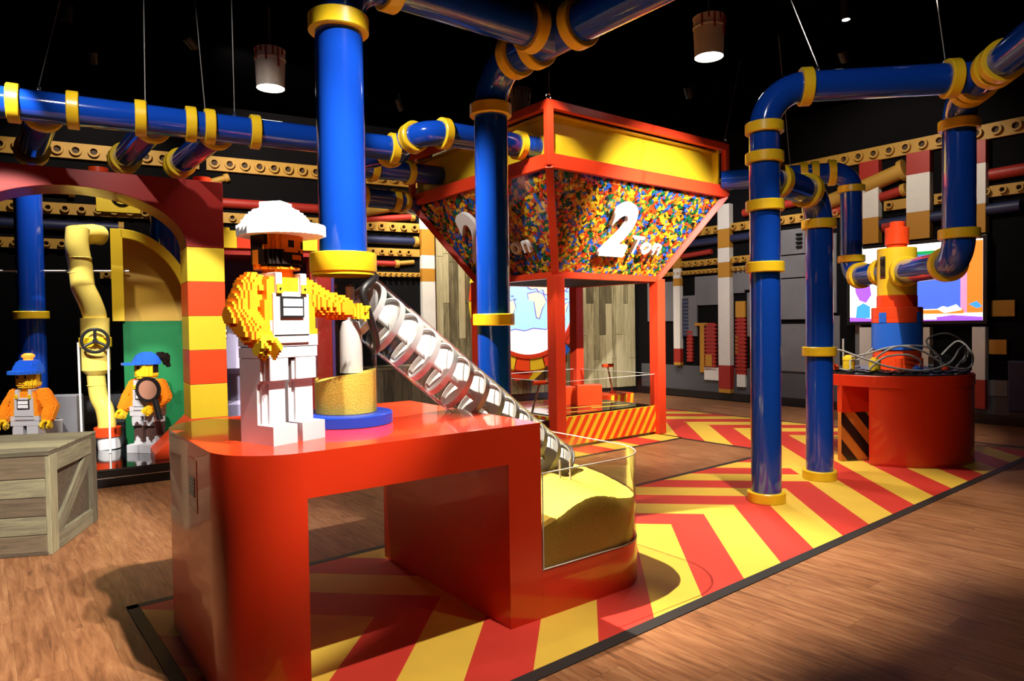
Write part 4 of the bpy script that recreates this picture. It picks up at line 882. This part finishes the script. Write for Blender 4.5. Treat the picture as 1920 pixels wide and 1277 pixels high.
fcol('black_brick', (4.66, 7.42, zz), .085, .12, 'gloss', 'black square brick at the right of the tower', True); fcol('red_brick', (3.46, 7.34, zz), .05, .04, 'flame', 'flat red brick at the left edge of the round table'); fcol('blue_brick', (4.20, 7.06, zz), .045, .03, 'bblue', 'flat blue brick in front of the tower'); fcol('red_brick', (4.52, 7.12, zz), .035, .03, 'flame', 'small flat red brick right of the tower')
MB()
def bez(pts, n=14):
    P = [Vector(p) for p in pts]; out = []
    for i in range(len(P) - 1):
        p0, p1, p2, p3 = P[max(i - 1, 0)], P[i], P[i + 1], P[min(i + 2, len(P) - 1)]
        for k in range(n):
            t = k / n; out.append(.5 * ((2 * p1) + (p2 - p0) * t + (2 * p0 - 5 * p1 + 4 * p2 - p3) * t * t + (3 * p1 - p0 - 3 * p2 + p3) * t ** 3))
    return out + [P[-1]]
def cord(pts, label, r=.010, m='cable'):
    o = MB().tube(bez([(x - TC[0], y - TC[1], z - TZ) for x, y, z in pts]), r, 10).build('loose_cable', m); o.location = (*TC, TZ); return tag(o, label, 'cable', 'loose cables on the round table')
cord([(3.46, 7.34, .99), (3.42, 7.2, 1.17), (3.62, 7.05, 1.09), (3.85, 6.95, 1.0), (4.15, 6.88, .965), (4.45, 6.95, 1.03), (4.62, 7.05, 1.16), (4.78, 7.2, 1.19), (4.85, 7.3, 1.08), (4.72, 7.25, .97)], 'grey cable sagging across the front of the tower')
cord([(3.80, 7.15, 1.06), (3.83, 7.05, 1.14), (3.98, 7.0, 1.21), (4.2, 6.96, 1.15), (4.42, 6.95, 1.01), (4.62, 6.98, .965), (4.80, 7.12, 1.0), (4.88, 7.25, 1.12), (4.8, 7.35, 1.24), (4.66, 7.42, 1.08)], 'grey cable looping from the nearer yellow brick to the right')
cord([(3.66, 7.42, 1.08), (3.72, 7.2, 1.12), (3.95, 7.08, 1.2), (4.25, 7.02, 1.2), (4.42, 7.05, 1.08), (4.46, 7.1, .97)], 'grey cable arching over the tower base')
cord([(4.20, 7.06, .97), (4.18, 6.98, 1.05), (4.05, 6.98, 1.12), (3.86, 7.04, 1.10), (3.76, 7.08, 1.02), (3.72, 7.1, .965)], 'grey cable ending at the flat blue brick')
cord([(4.66, 7.5, 1.08), (4.62, 7.6, 1.25), (4.78, 7.5, 1.32), (4.95, 7.45, 1.2), (4.93, 7.4, 1.05), (4.80, 7.38, .965)], 'black cable looping behind the black brick', .010, 'gasket')
cord([(3.64, 7.5, 1.08), (3.64, 7.5, 1.28)], 'short grey cable standing upright on the farther yellow brick')
cord([(3.50, 7.36, .97), (3.56, 7.2, .96), (3.62, 7.3, 1.05), (3.74, 7.36, 1.06), (3.86, 7.3, 1.18)], 'thin grey cable curling by the flat red brick', .008)

# ------------------------------------------------------------------ stage at the left
SA = 33
stg = thing('stage_platform', 'low glossy black stage at the left', 'stage', (-3.15, 6.93, 0), SA)
BX('deck', 'gloss', stg, -4.6, .9, 0, 3.0, .02, .17, .004); BX('edge_trim', 'black', stg, -4.6, .9, -.02, 0, 0, .15, .003); BX('edge_line', 'steel', stg, -4.6, .9, -.024, -.02, .085, .093, 0)
arch = thing('brick_arch', 'red brick archway on striped red and yellow pillar', 'arch', (-3.33, 7.04, .17), SA)
# pillar at local x 0..0.36, y 0..0.5
for k in range(5): BX('pillar_block', 'yel2' if k % 2 == 0 else 'flame', arch, 0, .36, 0, .5, .39 + k * .356, .39 + (k + 1) * .356 - .003, .004)
MB().prism([(-.34, 0), (-.28, -.0), (.9, 0), (.9, .03), (.45, .03), (.36, .39), (0, .39), (-.34, .06)], -.5, .0, 0, Matrix.Rotation(R(90), 4, 'X')).build('slope_foot', 'flame', arch, False, .004)
BX('foot_tread', 'flame', arch, .36, 1.3, 0, .5, .01, .16, .004)
ZA = .39 + 5 * .356; RA = .95; CXA = -RA
sp = [(.36, ZA), (.36, 2.86), (CXA - RA - .36, 2.86), (CXA - RA - .36, ZA), (CXA - RA, ZA)] + [(CXA + RA * math.cos(R(a)), ZA + .53 * math.sin(R(a))) for a in range(176, 0, -4)] + [(0, ZA)]
MB().prism(sp, -.5, 0, 0, Matrix.Rotation(R(90), 4, 'X')).build('arch_span', mat('arch_red', (.34, .010, .006), .4, coat=.15), arch, False, .004)
for k in range(5): BX('pillar_block', 'yel2' if k % 2 == 0 else 'flame', arch, CXA - RA - .36, CXA - RA, 0, .5, .39 + k * .356, .39 + (k + 1) * .356 - .003, .004)
BX('pillar_foot', 'flame', arch, CXA - RA - .36, CXA - RA, 0, .5, .0, .387, .004)
for k, x in enumerate((-.75, .2)): MB().cyl((x, .25, 2.86), (x, .25, 2.94), .09, 20).build('arch_stud', 'flame', arch)
# green wall with quarter-arch
gw = thing('green_arch_panel', 'green upright board topped by a yellow quarter arch', 'panel', (-4.47, 7.85, .17), 30)
BX('green_board', 'green', gw, 0, .95, 0, .14, 0, 1.42, .003)
q_ = [(0, 1.423)] + [(.70 * math.cos(R(a)), 1.423 + .98 * math.sin(R(a))) for a in range(0, 91, 5)]
MB().prism(q_, -.14, -.05, 0, Matrix.Rotation(R(90), 4, 'X')).build('arch_backing', 'shaded_yellow', gw, False)  # yellow backing, the arch's shadow put into its colour
rimp = [(.78 * math.cos(R(a)), 1.423 + 1.05 * math.sin(R(a))) for a in range(0, 91, 5)] + [(.68 * math.cos(R(a)), 1.423 + .95 * math.sin(R(a))) for a in range(90, -1, -5)]
MB().prism(rimp, -.14, .06, 0, Matrix.Rotation(R(90), 4, 'X')).build('arch_rim', 'yel2', gw, True, .003, 30)
BX('arch_post', 'yel2', gw, -.10, .02, -.06, .14, 1.423, 2.473, .003); BX('arch_ledge', 'yel2', gw, .62, .95, -.06, .14, 1.36, 1.48, .003)
# yellow valve pipe
YP = Vector((-4.66, 7.6, .17))
def Yp(px, z, dy=0): return Vector(((px - 960) / 1280 * 7.6 - YP.x, dy, z - .17))
yp = thing('yellow_valve_pipe', 'bent pale yellow pipe with black handwheel beside the green wall', 'pipe', YP)
P = [Yp(147, 2.62, 0.05), Yp(150, 2.42), Yp(155, 2.22), Yp(158, 2.02), Yp(160, 1.95), Yp(170, 1.82), Yp(178, 1.68), Yp(179, 1.6)]
MB().tube(bez(P, 6), .118, 32).build('upper_pipe', 'pale', yp); 
MB().tube([Yp(147, 2.55, .02), Yp(150, 2.6, .28), Yp(152, 2.6, .4)], .116, 28).build('wall_pipe', 'pale', yp)
o = MB().tube([Yp(179, 1.63), Yp(179, 1.28)], .142, 32).build('valve_body', 'pale', yp); collar_part(yp, Yp(179, 1.36), Z3, .142, .11, 1.12)
MB().tube([Yp(179, 1.28), Yp(179, 1.05), Yp(179, 1.0)], [.142, .142, .10], 32).build('funnel', 'pale', yp)
MB().tube(bez([Yp(178, 1.02), Yp(179, .92), Yp(181, .80), Yp(184, .72), Yp(192, .62), Yp(196, .48), Yp(196, .40)], 6), .092, 28).build('lower_pipe', 'pale', yp)
collar_part(yp, Yp(197, .36), Z3, .10, .11, 1.35, 'flame'); MB().tube([Yp(198, .34), Yp(200, .172)], .112, 28).build('foot_pipe', 'white', yp)
for z_ in (2.30, 2.13): collar_part(yp, Yp(154, z_), Z3, .119, .012, 1.03, 'pale', 'joint_ring')
collar_part(yp, Yp(179, .88), Z3, .094, .012, 1.06, 'pale', 'joint_ring')
wh = MB(); wc = Yp(179, 1.38) + Vector((.115, -.195, 0)); Tw = Matrix.Translation(wc) @ Matrix.Rotation(R(30), 4, 'Z') @ Matrix.Rotation(R(90), 4, 'X')
wh.lathe([(.125 + .017 * math.cos(a), .017 * math.sin(a)) for a in [2 * math.pi * k / 10 for k in range(11)]], 36, 0, Tw)
for a in (90, 210, 330): wh.cyl(wc, wc + Vector((.12 * math.cos(R(a)) * .866, .12 * math.cos(R(a)) * .5, .12 * math.sin(R(a)))), .016, 10)
wh.cyl(wc + Vector((.015, -.026, 0)), wc + Vector((-.06, .10, 0)), .025, 14)
wh.build('handwheel', 'black', yp)
def rail(p, q, label, r=.011):
    o = MB().cyl((0, 0, 0), Vector(q) - Vector(p), r, 10).build('support_rod', 'rod'); o.location = p; tag(o, label, 'rod')
rail((-6.1, 7.45, 2.165), (-4.38, 7.85, 2.165), 'long horizontal white rod crossing behind the valve pipe'); rail((-4.63, 7.3, .172), (-4.78, 7.52, 1.36), 'left upright white rod under the valve'); rail((-4.33, 7.3, .172), (-4.45, 7.52, 1.36), 'right upright white rod under the valve')
BP = Vector((-5.34, 7.6, .172))
run('blue_pipe', 'upright blue pipe on the stage behind the beanie statue', [BP, BP + Z3 * 3.0], extra=[(0, 1.50)], r=.135)
run('blue_pipe', 'upright blue pipe hidden partly behind the red arch pillar', [Vector((-4.36, 8.72, .172)), Vector((-4.36, 8.72, 3.0))], r=.2)
BX_ = thing('utility_box', 'grey and white equipment box behind the beanie statue', 'box', (-4.90, 7.36, .172), 10)
BX('body', 'mgrey', BX_, -.12, .16, .02, .2, 0, .62, .01); BX('white_front', 'mwhite', BX_, -.12, .02, -.02, .019, .02, .36, .004); MB().cyl((-.05, -.028, .16), (-.05, -.0201, .16), .035, 16).build('round_port', 'black', BX_)

# alcove with purple interior between arch and statue
alc = thing('purple_alcove', 'dark purple alcove with red and yellow striped lintel', 'alcove', (-3.25, 8.75, 0), 28)
BX('back_panel', 'mpurple', alc, -.45, .98, 1.0, 1.05, .0, 2.42, 0); BX('side_panel', 'mpurple', alc, .94, .98, 0, 1.0, 0, 2.42, 0); BX('soffit', 'mred', alc, -.45, .98, 0, 1.0, 2.42, 2.5, 0); BX('purple_plinth', 'mpurple', alc, -.4, .9, .4, .99, 0, .5, .004)
for k in range(6): BX('lintel_block', ('yel2', 'redm')[k % 2], alc, -.48 + k * .25, -.48 + k * .25 + .248, -.02, .25, 2.50, 2.72, .003); MB().cyl((k * .25 - .355, .1, 2.72), (k * .25 - .355, .1, 2.765), .055, 14).build('lintel_stud', ('yel2', 'redm')[k % 2], alc)
BX('red_jamb', 'mred', alc, .66, .935, -.02, .2, 0, 2.42, .004)
bell = thing('lavender_figure', 'pale lavender bell-shaped sculpture inside the purple alcove', 'sculpture', (-3.66, 9.02, .0), 0)
MB().lathe([(.22, 0), (.2, .5), (.15, .55), (.15, .9), (.34, .98), (.26, 1.18), (.14, 1.5), (.08, 1.66), (0, 1.7)], 24).build('robe', 'lav', bell); MB().lathe([(0, 1.5), (.2, 1.52), (.3, 1.75), (.24, 2.0), (0, 2.1)], 20, 0, Matrix.Translation((.18, .05, -.05))).build('dark_mass', 'matt', bell)
for z_ in (1.38, 1.45): MB().lathe([(0, -.04), (.028, -.028), (.04, 0), (.028, .028), (0, .04)], 12, 0, Matrix.Translation((-.05, -.17, z_))).build('shiny_bead', 'steel', bell)

# ------------------------------------------------------------------ wooden crate
ct = thing('wooden_crate', 'weathered wooden crate on the floor at the left', 'crate', (-3.096, 4.531, 0), 13)
CW, CD, CH = 1.05, .84, .69
BX('core', 'crate2', ct, -CW + .03, -.03, .03, CD - .03, .012, CH - .03, 0)
def board(x0, x1, y0, y1, z0, z1, m, axis='x', name='board', bev=.004):
    """board whose own x is the grain direction"""
    c = Vector(((x0 + x1) / 2, (y0 + y1) / 2, (z0 + z1) / 2)); s = (x1 - x0, y1 - y0, z1 - z0)
    rt_ = {'x': (0, 0, 0), 'y': (0, 0, R(90)), 'z': (0, R(-90), 0)}[axis]; d = {'x': s, 'y': (s[1], s[0], s[2]), 'z': (s[2], s[1], s[0])}[axis]
    o = MB().box(-d[0] / 2, d[0] / 2, -d[1] / 2, d[1] / 2, -d[2] / 2, d[2] / 2).build(name, m, ct, False, bev); o.location = c; o.rotation_euler = rt_; return o
zs_ = [.012, .115, .228, .352, .478, .585, .665]
for k in range(6):
    z0 = .02 + k * (CH - .03) / 5.3
for k, (z0, z1) in enumerate(((.02, .135), (.139, .26), (.264, .385), (.389, .512), (.516, .665))): board(-CW, -.03, 0, .028, z0, z1, 'crate' if k % 2 else 'crate2', 'x')
board(-CW, -.02, -.006, .03, 0, .02, 'crate2', 'x'); board(-CW, 0, -.006, CD, CH - .024, CH, 'crate', 'x', 'lid')
for k in range(6): board(-CW, .004, -.008 + k * .142, .131 + k * .142, CH, CH + .014, 'crate', 'x', 'lid_board')
X0, X1 = -.03, .0
board(X0, X1 + .002, 0, .115, 0, CH - .024, 'crate', 'z'); board(X0, X1 + .002, CD - .10, CD, 0, CH - .024, 'crate', 'z'); board(X0, X1, .115, CD - .10, CH - .145, CH - .024, 'crate', 'y'); board(X0, X1, .115, CD - .10, 0, .115, 'crate', 'y')
for k in range(5): board(-.06, -.032, .115 + k * .125, .236 + k * .125, .10, CH - .13, 'crate', 'z')
o = MB().box(-.37, .37, -.012, .012, -.055, .055).build('brace', 'crate', ct, False, .003); o.location = (-.018, CD / 2 + .008, CH / 2 - .012); o.rotation_euler = Euler((0, R(-36), R(90)), 'XYZ')

# far crate below the left wall
fc = thing('wooden_crate', 'distant low wooden crate behind the clear spiral chute', 'crate', (-2.1, 10.3, 0), 30)
for k in range(9): 
    o = MB().box(0, .80, 0, .148, -.03, 0).build('board', 'crate', fc, False, .003); o.matrix_local = Matrix(((0, 1, 0, k * .152), (0, 0, 1, 0), (1, 0, 0, .02), (0, 0, 0, 1)))
BX('core', 'crate2', fc, .01, 1.36, .001, .7, .01, .82, 0); BX('lid', 'crate', fc, -.01, 1.38, -.04, .72, .82, .85, .004)
